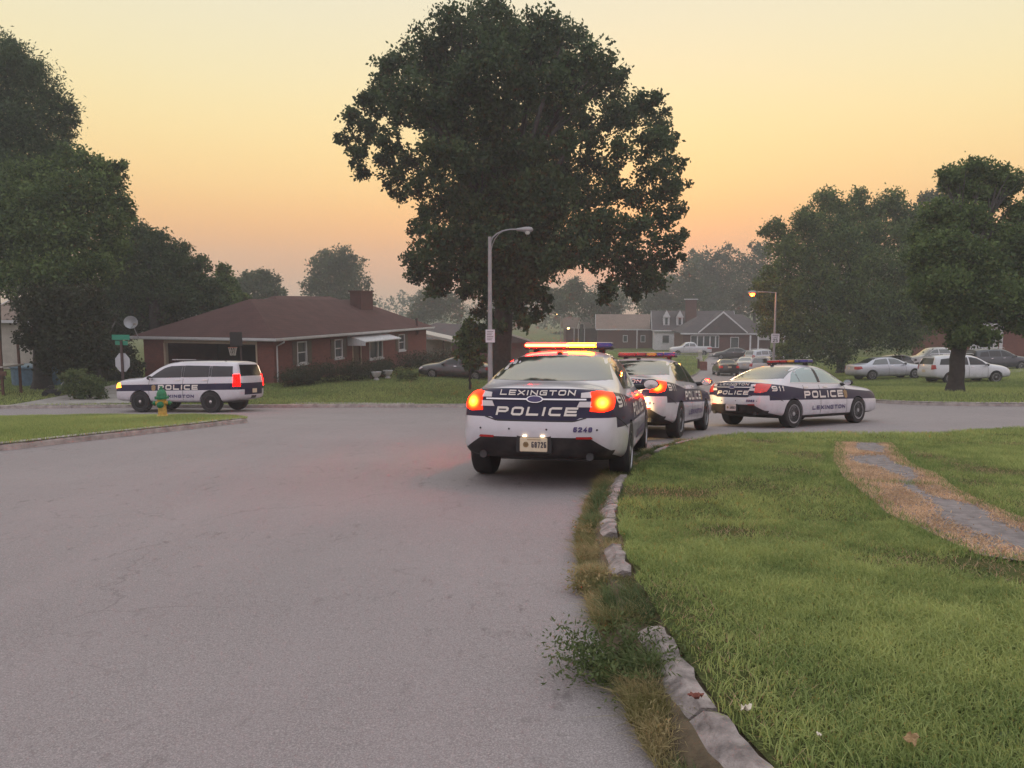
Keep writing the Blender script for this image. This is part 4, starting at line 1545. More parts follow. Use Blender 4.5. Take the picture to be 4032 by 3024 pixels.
for k, (px, lab) in enumerate([(1482, 'left one of two white urn planters on the lawn before the awning'), (1527, 'right one of two white urn planters on the lawn before the awning')]):
    D = 46 + k * 1.5
    p = at(px, 1480, D)
    u = MB().lathe([(.17, 0), (.18, .06), (.11, .1), (.10, .17), (.20, .23), (.27, .34), (.29, .45), (.32, .50), (.26, .50), (.24, .44)], 20).build('urn_planter', M['trim'], None, True)
    u.location = (p.x, D, T(p.x, D) + KH)
    tag(u, lab, 'planter', 'white urn planters')

# ------------------------------------------------------------------ neighbouring and distant houses


def gable_house(name, label, loc, rz, L, W, H, rise, wallm, roofm, ov=.4, hip=0.0, windows=(), posts=(), chimney=None, gable_mat=None, trim='trim', cat='house', sink=1.0):
    """local x along the ridge, front long wall at y=0 facing -y"""
    h = thing(name, label, cat, loc, rz)
    mb = MB().box(0, L, 0, W, -sink, H)
    mb.build('wall', M[wallm], h)
    x0, x1, y0, y1, hy = -ov, L + ov, -ov, W + ov, W / 2
    k = hip * (y1 - y0) / 2
    lo = [(x0, y0, H), (x1, y0, H), (x1, y1, H), (x0, y1, H), (x0 + k, hy, H + rise), (x1 - k, hy, H + rise)]
    up = [(a, b, c + .1) for a, b, c in lo]
    MB().add(lo + up, [(0, 3, 2, 1), (6, 7, 11, 10), (7, 8, 11), (8, 9, 10, 11), (9, 6, 10), (0, 1, 7, 6), (1, 2, 8, 7), (2, 3, 9, 8), (3, 0, 6, 9), ]).build('roof', M[roofm], h)
    MB().box(x0, x1, y0 - .08, y0 - .01, H - .14, H + .06).build('fascia', M[trim], h)
    if not hip:
        for xx in (x0 - .06, x1 + .01):
            m_ = MB()
            m_.add([(xx, y0, H - .05), (xx + .05, y0, H - .05), (xx, y0, H + .14), (xx + .05, y0, H + .14), (xx, hy, H + rise - .05), (xx + .05, hy, H + rise - .05), (xx, hy, H + rise + .16), (xx + .05, hy, H + rise + .16)],
                   [(0, 1, 5, 4), (2, 6, 7, 3), (0, 4, 6, 2), (1, 3, 7, 5), (0, 2, 3, 1), (4, 5, 7, 6)])
            m_.add([(xx, y1, H - .05), (xx + .05, y1, H - .05), (xx, y1, H + .14), (xx + .05, y1, H + .14), (xx, hy, H + rise - .05), (xx + .05, hy, H + rise - .05), (xx, hy, H + rise + .16), (xx + .05, hy, H + rise + .16)],
                   [(0, 4, 5, 1), (2, 3, 7, 6), (0, 2, 6, 4), (1, 5, 7, 3), (0, 1, 3, 2), (4, 6, 7, 5)])
            m_.build('bargeboard', M[trim], h)
        if gable_mat:
            MB().add([(-.03, 0.02, H - .02), (-.03, W - .02, H - .02), (-.03, hy, H + rise - .1)], [(0, 1, 2)]).build('gable', M[gable_mat], h)
    for (face, a, b, z0, z1) in windows:
        if face == 'f':
            wn = MB().box(a, b, -.06, -.005, z0, z1).build('window', M[trim], h)
            MB().box(a + .1, b - .1, -.075, -.062, z0 + .1, z1 - .1).build('pane', M['glass_house'], wn)
        else:
            wn = MB().box(-.06, -.005, a, b, z0, z1).build('window', M[trim], h)
            MB().box(-.075, -.062, a + .1, b - .1, z0 + .1, z1 - .1).build('pane', M['glass_house'], wn)
    for (px_, py_) in posts:
        MB().box(px_ - .09, px_ + .09, py_ - .09, py_ + .09, -sink, H - .14).build('post', M[trim], h)
    if chimney:
        a, b, c, d, e, f = chimney
        MB().box(a, b, c, d, e, f).build('chimney', M['brick_dark'], h)
    return h


# neighbour right of the brick house: pale eaves, dark gable roof
n1 = at(1655, 1400, 74)
gable_house('neighbour_house', 'brown house with a low pale edged carport roof right of the brick house', (n1.x - 3.5, 80, -4.7), R(-62), 11, 10, 2.4, 1.6, 'brick_dark', 'shingle_grey', hip=0,
            windows=[('l', 2, 3.2, .9, 2.1), ('f', 2, 3.4, .9, 2.2)], trim='siding', gable_mat='siding')
cp = at(1760, 1400, 66)
carp = thing('carport', 'low sloping carport roof with thin posts beside the brick house', 'carport', (cp.x, 66, -3.6), R(0))
MB().add([(-2.6, -2, 2.55), (2.2, -2, 1.55), (2.2, 3, 1.55), (-2.6, 3, 2.55), (-2.6, -2, 2.8), (2.2, -2, 1.75), (2.2, 3, 1.75), (-2.6, 3, 2.8)],
         [(0, 1, 2, 3), (7, 6, 5, 4), (0, 4, 5, 1), (1, 5, 6, 2), (2, 6, 7, 3), (3, 7, 4, 0)]).build('roof', M['siding'], carp)
MB().box(-2.5, .2, 2.7, 2.9, -.8, 1.9).build('wall', M['siding'], carp)
for xx in (1.9, .9, -.2):
    MB().box(xx, xx + .12, -1.8, -1.68, -.8, 1.6 + (1.9 - xx) * .2).build('post', M['wood'], carp)
vp = at(1662, 1240, 63)
tag(MB().tube([(vp.x, 60, -.9), (vp.x - .1, 60, .35)], .09, 8).build('vent_pipe', M['pole_dark'], None), 'short dark leaning pipe behind the right end of the brick house roof', 'pipe')

# dormer house
d0 = at(2585, 1370, 122)
dh = gable_house('dormer_house', 'white trimmed house with two narrow dormers and a wide brick chimney', (d0.x, 124, -5.6), R(-8), 12.5, 9, 2.7, 3.0, 'siding_white', 'shingle_grey', windows=[('f', 8.2, 9.4, .5, 2.0), ('f', 1.2, 2.4, .6, 2.0)], chimney=(4.9, 6.6, .6, 1.8, 2, 7.6), gable_mat='siding_white')
MB().box(4.7, 6.8, .4, 2.0, 7.6, 7.75).build('chimney_cap', M['trim'], dh)
for i, xx in enumerate((1.4, 3.5)):
    dm = MB().box(xx, xx + 1.0, .75, 4, 3.3, 4.8).build('dormer', M['siding_white'], dh)
    MB().add([(xx - .15, .6, 4.8), (xx + 1.15, .6, 4.8), (xx + .5, .6, 6.0), (xx - .15, 4.4, 4.8), (xx + 1.15, 4.4, 4.8), (xx + .5, 4.4, 6.0)], [(0, 1, 2), (0, 2, 5, 3), (1, 4, 5, 2), (3, 5, 4), (0, 3, 4, 1)]).build('dormer_roof', M['shingle_grey'], dm)
    MB().add([(xx - .12, .56, 4.78), (xx + 1.12, .56, 4.78), (xx + .5, .56, 5.95)], [(0, 1, 2)]).build('dormer_gable', M['trim'], dm)
    MB().box(xx + .3, xx + .7, .66, .74, 3.6, 4.7).build('pane', M['glass_house'], dm)
# cross gabled house in front of it
d1 = at(2715, 1370, 112)
g2 = gable_house('gabled_house', 'brick house with a steep front gable and broad white window behind the silver pickup', (at(2700, 1370, 110).x, 112, -5.7), R(-4), 12.5, 9, 2.8, 2.6, 'brick_dark', 'shingle_grey', hip=.75,
                 windows=[('f', 1.1, 5.2, .7, 2.5), ('f', 6.8, 8.0, .5, 2.3)])
for xx in (2.0, 2.9, 3.8, 4.6):
    MB().box(xx, xx + .16, -.12, -.08, .75, 2.45).build('mullion', M['trim'], g2)
for (a, b, yy, hh, rr) in ((2.2, 9.0, -.6, 2.9, 2.9), (10.2, 13.9, -1.6, 2.6, 1.7)):
    mid = (a + b) / 2
    MB().add([(a, yy, hh), (b, yy, hh), (mid, yy, hh + rr), (a, 4.5, hh), (b, 4.5, hh), (mid, 4.5, hh + rr)], [(0, 2, 1), (0, 3, 5, 2), (1, 2, 5, 4), (3, 4, 5), (0, 1, 4, 3)]).build('cross_roof', M['shingle_grey'], g2)
    MB().add([(a - .1, yy - .05, hh - .1), (mid, yy - .05, hh + rr - .05), (b + .1, yy - .05, hh - .1), (b + .1, yy - .05, hh + .12), (mid, yy - .05, hh + rr + .22), (a - .1, yy - .05, hh + .12),
              (a - .1, yy + .05, hh - .1), (mid, yy + .05, hh + rr - .05), (b + .1, yy + .05, hh - .1), (b + .1, yy + .05, hh + .12), (mid, yy + .05, hh + rr + .22), (a - .1, yy + .05, hh + .12)],
             [(0, 1, 4, 5), (1, 2, 3, 4), (6, 11, 10, 7), (7, 10, 9, 8), (5, 4, 10, 11), (4, 3, 9, 10), (0, 6, 7, 1), (1, 7, 8, 2)]).build('bargeboard', M['trim'], g2)
for xx in (9.2, 10.3, 13.9):
    MB().box(xx, xx + .2, -1.6, -1.4, -1, 2.6).build('post', M['trim'], g2)
MB().box(10.6, 13.5, -.9, -.3, 1.9, 2.9).build('gable_panel', M['siding_white'], g2)
MB().box(12.9, 14.6, 3, 6, 2.6, 5.8).build('upper_storey', M['siding_white'], g2)
# brown house left of them
gable_house('porch_house', 'dim brown house with a long roof and white porch posts left of the dormer house', (at(2360, 1370, 130).x, 132, -6.0), R(-5), 10, 8, 3.0, 2.4, 'brick_dark', 'shingle_tan', posts=((9.9, -1.2), (6.5, -1.2)),
            windows=[('f', 4.2, 5.0, .8, 2.0), ('f', 7.2, 8.0, .8, 2.0)])
gh = thing('twin_gable_house', 'hazy house with two small pale gables behind the lit light bar', 'house', (at(2270, 1360, 145).x, 145, -6.5))
MB().box(-2, 9, 0, 7, -1, 3.2).build('wall', M['brick_dark'], gh)
MB().add([(-2.5, -.5, 3.2), (9.5, -.5, 3.2), (9.5, 3.5, 5.2), (-2.5, 3.5, 5.2), (-2.5, 7.5, 3.2), (9.5, 7.5, 3.2)], [(0, 1, 2, 3), (3, 2, 5, 4), (1, 5, 2), (0, 3, 4), (0, 4, 5, 1)]).build('roof', M['shingle_tan'], gh)
for xx in (0, 4):
    MB().add([(xx, -1.4, 3.2), (xx + 1.6, -1.4, 3.2), (xx + .8, -1.4, 5.0), (xx, 2, 3.2), (xx + 1.6, 2, 3.2), (xx + .8, 2, 5.0)], [(0, 1, 2), (0, 2, 5, 3), (1, 4, 5, 2), (3, 5, 4), (0, 3, 4, 1)]).build('gable', M['siding'], gh)
    MB().box(xx + .15, xx + .3, -1.35, -1.2, -.5, 3.2).box(xx + 1.3, xx + 1.45, -1.35, -1.2, -.5, 3.2).build('post', M['trim'], gh)
# far right brick house with white shutters
rh = gable_house('right_brick_house', 'red brick house with white shutters mostly hidden by the right tree', (at(3800, 1400, 66).x, 67, -3.9), R(-4), 14, 9, 3.6, 2.4, 'brick_red', 'shingle_grey', windows=[('f', 1.6, 2.9, 1.0, 3.2), ('f', 6.0, 7.6, 1.2, 3.2)])
for a in (.95, 1.25, 2.95, 3.35):
    MB().box(a, a + .26, -.07, -.01, .4, 3.4).build('shutter', M['trim'], rh)
# pale house at the left edge behind the trees
gable_house('siding_house', 'pale sided house at the left edge, glimpsed between tree leaves', (at(-130, 1400, 52).x, 54, -2.9), R(3), 4.6, 8, 3.2, 1.4, 'siding', 'shingle_tan')

# ------------------------------------------------------------------ street furniture
lp = at(1930, 1450, 30)
lamp = thing('street_lamp', 'unlit grey street lamp with a curved arm in front of the huge tree', 'street lamp', (lp.x, 30, T(lp.x, 30) + KH))
zt = at(1930, 932, 30).z - lamp.location.z
MB().tube([(0, 0, -.2), (0, 0, zt * .4), (0, 0, zt)], [.105, .088, .066], 14).build('pole', M['pole'], lamp, True)
ax_ = [(0.04, 0, zt - .2), (.12, 0, zt - .02), (.28, 0, zt + .12), (.5, 0, zt + .22), (.75, 0, zt + .27), (1.05, 0, zt + .28)]
MB().tube(ax_, .028, 8).tube([(.05, 0, zt - .55), (.1, 0, zt - .3), (.2, 0, zt - .08), (.34, 0, zt + .1), (.5, 0, zt + .2)], .014, 6).build('arm', M['pole'], lamp, True)
hd = MB().lathe([(.02, 1.0), (.055, 1.05), (.075, 1.2), (.105, 1.35), (.11, 1.5), (.085, 1.62), (.02, 1.67)], 16, 'x', (0, 0, zt + .27)).build('lamp_head', M['pole'], lamp, True)
MB().lathe([(.02, -.15), (.07, -.13), (.1, -.07), (.1, -.02)], 16, 'z', (1.45, 0, zt + .22)).build('refractor', M['lamp_glass'], lamp, True)
sg = at(1931, 1322, 29.9)
zs_ = sg.z - lamp.location.z
sn = MB().bevbox(-.17, .19, -.125, -.115, zs_ - .26, zs_ + .24, .004).build('sign', M['sign_white'], lamp)
for i in range(6):
    MB().box(-.12, .13 - (i % 3) * .03, -.13, -.127, zs_ + .16 - i * .065, zs_ + .18 - i * .065).build('text_line', M['pole_dark'], sn)

# stroke lettering -------------------------------------------------
c_ = .16
G = {'P': [[(0, 0), (0, 1), (1 - c_, 1), (1, 1 - c_), (1, .45 + c_), (1 - c_, .45), (.18, .45)]], 'O': [[(c_, 0), (1 - c_, 0), (1, c_), (1, 1 - c_), (1 - c_, 1), (c_, 1), (0, 1 - c_), (0, c_), (c_, 0)]],
     'L': [[(0, 1), (0, 0), (1, 0)]], 'I': [[(.5, 0), (.5, 1)]], 'C': [[(1, 1), (c_, 1), (0, 1 - c_), (0, c_), (c_, 0), (1, 0)]], 'E': [[(1, 1), (0, 1), (0, 0), (1, 0)], [(.18, .5), (.92, .5)]],
     'X': [[(0, 0), (1, 1)], [(0, 1), (1, 0)]], 'N': [[(0, 0), (0, 1), (1, 0), (1, 1)]], 'G': [[(1, 1), (c_, 1), (0, 1 - c_), (0, c_), (c_, 0), (1, 0), (1, .5), (.5, .5)]],
     'T': [[(0, 1), (1, 1)], [(.5, .86), (.5, 0)]], '9': [[(.05, 0), (1 - c_, 0), (1, c_), (1, 1 - c_), (1 - c_, 1), (c_, 1), (0, 1 - c_), (0, .45 + c_), (c_, .45), (.85, .45)]], '1': [[(.2, .78), (.6, 1), (.6, 0)]],
     '6': [[(.95, 1), (c_, 1), (0, 1 - c_), (0, c_), (c_, 0), (1 - c_, 0), (1, c_), (1, .55 - c_), (1 - c_, .55), (.15, .55)]], '2': [[(0, .85), (c_, 1), (1 - c_, 1), (1, 1 - c_), (1, .6), (0, .1), (0, 0), (1, 0)]],
     '4': [[(.75, 0), (.75, 1), (0, .3), (1, .3)]], '8': [[(c_, 0), (1 - c_, 0), (1, c_), (1, 1 - c_), (1 - c_, 1), (c_, 1), (0, 1 - c_), (0, c_), (c_, 0)], [(.16, .5), (.84, .5)]], '7': [[(0, 1), (1, 1), (.4, 0)]],
     '5': [[(1, 1), (0, 1), (0, .55), (1 - c_, .55), (1, .4), (1, c_), (1 - c_, 0), (0, 0)]], '0': [[(c_, 0), (1 - c_, 0), (1, c_), (1, 1 - c_), (1 - c_, 1), (c_, 1), (0, 1 - c_), (0, c_), (c_, 0)]],
     '3': [[(0, 1), (1 - c_, 1), (1, 1 - c_), (1, c_), (1 - c_, 0), (0, 0)], [(.3, .5), (.86, .5)]], 'S': [[(1, 1), (c_, 1), (0, .85), (0, .6), (c_, .5), (1 - c_, .5), (1, .4), (1, c_), (1 - c_, 0), (0, 0)]],
     'D': [[(0, 0), (.8, 0), (1, .2), (1, .8), (.8, 1), (0, 1), (0, 0)]], 'M': [[(0, 0), (0, 1), (.5, .4), (1, 1), (1, 0)]], 'F': [[(1, 1), (0, 1), (0, 0)], [(.18, .52), (.85, .52)]], 'R': [[(0, 0), (0, 1), (1, 1), (1, .5), (.18, .5)], [(.4, .42), (1, 0)]]}
NARROW = {'I': .25, '1': .45}


def stroke_quads(pts, w_, sx_, sy_, maxl=.03):
    """mitred strip along a polyline; pts in glyph units scaled by sx_, sy_; returns list of (left, right) pairs"""
    P = [Vector((p[0] * sx_, p[1] * sy_)) for p in pts]
    closed = (P[0] - P[-1]).length < 1e-6
    if closed:
        P = P[:-1]
    n = len(P)
    prs = []
    for i in range(n):
        a = P[i - 1] if (i > 0 or closed) else None
        b = P[(i + 1) % n] if (i < n - 1 or closed) else None
        d0 = (P[i] - a).normalized() if a is not None else None
        d1 = (b - P[i]).normalized() if b is not None else None
        if d0 is None:
            nn = Vector((-d1.y, d1.x))
            k = 1
        elif d1 is None:
            nn = Vector((-d0.y, d0.x))
            k = 1
        else:
            n0, n1 = Vector((-d0.y, d0.x)), Vector((-d1.y, d1.x))
            nn = (n0 + n1)
            nn = nn.normalized() if nn.length > 1e-3 else n0
            k = 1 / max(.45, nn.dot(n0))
        ex = Vector((0, 0))
        if d0 is None:
            ex = -d1 * w_ * .5
        elif d1 is None:
            ex = d0 * w_ * .5
        prs.append((P[i] + ex + nn * w_ * .5 * k, P[i] + ex - nn * w_ * .5 * k))
    if closed:
        prs.append(prs[0])
    out = [prs[0]]
    for q in prs[1:]:
        p = out[-1]
        m_ = max(1, int((q[0] - p[0]).length / maxl))
        m_ = max(m_, int((q[1] - p[1]).length / maxl))
        for j in range(1, m_ + 1):
            t = j / m_
            out.append((p[0].lerp(q[0], t), p[1].lerp(q[1], t)))
    return out


def text_strips(s, width, height, weight, shear=0.0, gap=.28):
    """strips centred on the origin"""
    ws = [NARROW.get(ch, 1.0) if ch != ' ' else .6 for ch in s]
    tot = sum(ws) + gap * (len(s) - 1)
    gw = width / tot
    x = 0
    strips = []
    inner_h = height - weight
    for ch, w_ in zip(s, ws):
        if ch != ' ':
            cw = w_ * gw - weight
            for st in G[ch]:
                if ch == 'I':
                    pr = stroke_quads([(0, 0), (0, 1)], weight, 1, inner_h)
                    pr = [(a + Vector((w_ * gw / 2, 0)), b + Vector((w_ * gw / 2, 0))) for a, b in pr]
                else:
                    pr = stroke_quads(st, weight, max(.001, cw), inner_h)
                    pr = [(a + Vector((weight / 2, 0)), b + Vector((weight / 2, 0))) for a, b in pr]
                pr = [tuple(Vector((q.x + x - width / 2, q.y + weight / 2 - height / 2)) for q in ab) for ab in pr]
                pr = [tuple(Vector((q.x + q.y * shear, q.y)) for q in ab) for ab in pr]
                strips.append(pr)
        x += (w_ + gap) * gw
    return strips


def flat_text(name, s, width, height, weight, m, parent, origin, u, v, shear=0, off=.001):
    u, v = Vector(u), Vector(v)
    nrm = u.cross(v)
    vs, fs = [], []
    for k, st in enumerate(text_strips(s, width, height, weight, shear)):
        b = len(vs)
        for a, c in st:
            vs += [Vector(origin) + u * a.x + v * a.y + nrm * (off + k * .0003), Vector(origin) + u * c.x + v * c.y + nrm * (off + k * .0003)]
        fs += [(b + 2 * i, b + 2 * i + 1, b + 2 * i + 3, b + 2 * i + 2) for i in range(len(st) - 1)]
    return new_mesh_obj(name, vs, fs, m, parent)


# lit street lamp with the speed limit sign
lp = at(3045, 1440, 58)
lamp2 = thing('street_lamp', 'street lamp glowing orange above a speed limit sign on the right', 'street lamp', (lp.x, 58, T(lp.x, 58) + KH))
zt = at(3045, 1150, 58).z - lamp2.location.z
lh = at(2962, 1158, 58)
lx, lz = lh.x - lp.x, lh.z - lamp2.location.z
MB().tube([(0, 0, -.3), (0, 0, zt * .5), (0, 0, zt)], [.10, .085, .06], 12).build('pole', M['pole'], lamp2, True)
MB().tube([(0, 0, zt - .05), (lx * .4, 0, lz + .16), (lx * .75, 0, lz + .17), (lx, 0, lz + .14)], .03, 8).build('arm', M['pole'], lamp2, True)
MB().lathe([(.02, -.35), (.07, -.3), (.13, -.1), (.14, .1), (.1, .25), (.02, .3)], 14, 'x', (lx, 0, lz + .13)).build('lamp_head', M['pole'], lamp2, True)
MB().lathe([(.03, -.14), (.12, -.11), (.17, -.04), (.17, .04)], 16, 'z', (lx, 0, lz)).build('lit_refractor', M['sodium'], lamp2, True)
pl = bpy.data.lights.new('lamp_light', 'POINT')
pl.energy = 120
pl.color = (1, .38, .06)
pl.shadow_soft_size = .15
po = bpy.data.objects.new('lamp_light', pl)
C.objects.link(po)
po.parent = lamp2
po.location = (lx, 0, lz - .3)
zs_ = at(3045, 1332, 57.8).z - lamp2.location.z
sn = MB().bevbox(-.28, .34, -.135, -.12, zs_ - .34, zs_ + .34, .01).build('speed_limit_sign', M['sign_white'], lamp2)
flat_text('lettering', 'SPEED', .44, .10, .022, M['sign_ink'], sn, (.03, -.137, zs_ + .22), (1, 0, 0), (0, 0, 1))
flat_text('lettering', 'LIMIT', .40, .10, .022, M['sign_ink'], sn, (.03, -.137, zs_ + .07), (1, 0, 0), (0, 0, 1))
flat_text('lettering', '25', .36, .26, .05, M['sign_ink'], sn, (.03, -.137, zs_ - .16), (1, 0, 0), (0, 0, 1))
# two far lit lamps
for (px, py, D, lab) in ((2190, 1238, 150, 'upper one of two small far lamps glowing above the light bar'), (2238, 1293, 120, 'lower one of two small far lamps glowing above the light bar')):
    p = at(px, py, D)
    l = thing('far_street_lamp', lab, 'street lamp', (p.x, D, T(p.x, D)), group='far lit street lamps')
    h_ = p.z - T(p.x, D)
    MB().tube([(.9, 0, -.3), (.9, 0, h_ + .1)], .08, 6).tube([(.9, 0, h_ + .1), (.0, 0, h_ + .15)], .04, 6).build('pole', M['pole'], l)
    MB().lathe([(.03, -.12), (.14, -.08), (.18, .02), (.12, .1)], 10, 'z', (0, 0, h_)).build('lit_refractor', M['far_lamp'], l)

# stop sign seen from behind with two street name blades
sp_ = at(490, 1560, 33.2)
ss = thing('stop_sign', 'back of an octagonal stop sign with two green street name blades on top', 'road sign', (sp_.x, 33.2, T(sp_.x, 33.2) + KH), R(-6))
zc = at(490, 1427, 33.2).z - ss.location.z
zbt = at(485, 1338, 33.2).z - ss.location.z
MB().box(-.05, .05, -.06, -.012, -.3, zbt - .05).build('post', M['pole_dark'], ss)
mb = MB()
mb.prism([(.36 * math.cos(R(22.5 + 45 * k)), .36 / .92 * 1.05 * math.sin(R(22.5 + 45 * k)) * 1.05 + zc) for k in range(8)], -.008, 0, 'xzy')
mb.build('octagon_plate', M['sign_back'], ss)
MB().bevbox(-.42, .40, -.03, -.022, zbt + .0, zbt + .22, .004).build('street_name_blade', M['sign_green'], ss)
b2 = MB().bevbox(-.36, .33, .004, .012, zbt - .23, zbt - .04, .004).build('street_name_blade', M['sign_green'], ss)
b2.rotation_euler = (0, 0, R(-12))

# hydrant
hp = at(640, 1630, 19.2)
hyd = thing('fire_hydrant', 'yellow fire hydrant with green bonnet and caps on the left verge', 'fire hydrant', (hp.x, 19.2, T(hp.x, 19.2) + KH), R(12))
hs = .94
MB().lathe([(.145 * hs, -.1), (.145 * hs, .02), (.14 * hs, .05), (.115 * hs, .07), (.105 * hs, .2), (.10 * hs, .40), (.125 * hs, .43), (.125 * hs, .47), (.1 * hs, .47)], 22).build('barrel', M['hyd_yellow'], hyd, True)
MB().lathe([(.16 * hs, .472), (.165 * hs, .49), (.16 * hs, .525), (.13 * hs, .54), (.125 * hs, .60), (.105 * hs, .66), (.07 * hs, .70), (.045 * hs, .71), (.05 * hs, .73), (.045 * hs, .745), (.03, .75), (.03, .79), (.005, .79)], 20).build('bonnet', M['hyd_green'], hyd, True)
for k in range(6):
    a = R(60 * k + 20)
    MB().lathe([(.018, .465), (.018, .54)], 6, 'z', (.158 * math.cos(a) * hs, .158 * math.sin(a) * hs, 0)).build('bolt', M['hyd_green'], hyd)
for s_ in (-1, 1):
    MB().lathe([(.045, .08 * s_), (.05, .15 * s_)], 14, 'x', (0, 0, .36)).build('side_nozzle', M['hyd_yellow'], hyd, True)
    MB().lathe([(.06, .15 * s_), (.065, .17 * s_), (.06, .20 * s_), (.02, .215 * s_), (.02, .24 * s_)], 12, 'x', (0, 0, .36)).build('nozzle_cap', M['hyd_green'], hyd, True)
MB().lathe([(.06, -.08), (.068, -.16)], 14, 'y', (0, 0, .34)).build('front_nozzle', M['hyd_yellow'], hyd, True)
MB().lathe([(.082, -.16), (.085, -.18), (.08, -.22), (.025, -.235), (.025, -.265)], 12, 'y', (0, 0, .34)).build('front_cap', M['hyd_green'], hyd, True)

# brick mailbox by the far street
mp_ = at(2768, 1440, 78)
mbx = thing('brick_mailbox', 'low brick mailbox pier with a pale box beside the far street', 'mailbox', (mp_.x, 78, T(mp_.x, 78) + KH))
MB().box(-.35, .35, -.3, .3, -.2, .75).build('brick_pier', M['red_clay'], mbx)
MB().box(-.55, -.40, -.1, .1, -.2, 1.0).build('post', M['wood'], mbx)
MB().box(-.65, -.3, -.12, .25, 1.0, 1.22).build('box', M['siding'], mbx)
wp_ = at(2757, 1405, 92)
tag(MB().lathe([(.3, -.3), (.32, .1), (.25, .5), (.2, .9), (.28, 1.1), (.2, 1.3), (.02, 1.4)], 12, 'z', (wp_.x, 92, T(wp_.x, 92) + KH)).build('garden_statue', M['siding'], None, True), 'small pale garden statue on the lawn above the brick mailbox', 'garden ornament')

# yard things at the far left
pz = at(20, 1590, 36)
ps = thing('wooden_playset', 'brown wooden play tower standing at the left edge of the photo', 'playset', (pz.x - .35, 36, T(pz.x, 36) + KH))
for (a, b) in ((-.7, -.6), (.62, -.6), (-.7, .7), (.62, .7)):
    MB().box(a, a + .09, b, b + .09, -.2, 2.55).build('post', M['wood'], ps)
MB().box(-.8, .8, -.7, .9, 1.30, 1.38).build('deck', M['siding'], ps)
for i in range(8):
    MB().box(-.72 + i * .19, -.56 + i * .19, -.66, -.63, 1.42, 2.42 + .05 * (i % 2)).build('board', M['wood'], ps)
for i in range(4):
    MB().box(-.62, .62, -.55, -.47, .2 + i * .28, .25 + i * .28).build('rung', M['wood'], ps)
MB().box(-.3, 1.0, -.8, -.72, .95, 1.15).build('sign_board', M['wood'], ps)
pp = at(150, 1560, 41)
pool = thing('garden_pool', 'blue round garden pool with a pale rim behind the wooden playset', 'pool', (pp.x, 42, T(pp.x, 42) + KH))
MB().lathe([(1.7, -.2), (1.72, 1.0), (1.72, 1.05), (1.62, 1.05), (1.6, .9), (.02, .9)], 28).build('wall', M['blue_tarp'], pool, True)
MB().lathe([(1.74, .92), (1.80, .95), (1.80, 1.02), (1.74, 1.05)], 28).build('rim', M['blue_tarp'], pool, True)
mo = at(205, 1575, 35.5)
mw = thing('lawn_mower', 'small black lawn mower parked in front of the blue pool', 'lawn mower', (mo.x, 35.5, T(mo.x, 35.5) + KH), R(25))
MB().bevbox(-.3, .3, -.25, .25, .12, .3, .05).build('deck', M['black_plastic'], mw)
MB().bevbox(-.14, .14, -.14, .14, .3, .48, .05).build('engine', M['black_plastic'], mw)
for a, b in ((-.25, -.28), (.25, -.28), (-.25, .28), (.25, .28)):
    MB().lathe([(.03, -.03), (.12, -.03), (.12, .03), (.03, .03)], 14, 'y', (a, b, .12)).build('wheel', M['tyre'], mw)
MB().tube([(.25, -.2, .25), (.75, -.2, .95), (.78, 0, 1.0), (.75, .2, .95), (.25, .2, .25)], .015, 6).build('handle', M['chrome'], mw)

# ------------------------------------------------------------------ vehicles
def rows(y, wm, wb, zb, zbelt, wt, zt, box=0.0):
    zm = zb + (zbelt - zb) * .48
    return [(0, y, zb), (.72 * wm, y, zb), (wm - .045, y, zb + .04), (wm - .008, y, zb + .16), (wm, y, zm), (wm - .012 - (wm - wb) * .25, y, zbelt - .13), (wb, y, zbelt), (wt + .035, y, zt - .045), (wt * .6, y, zt - .002), (0, y, zt + .012)]


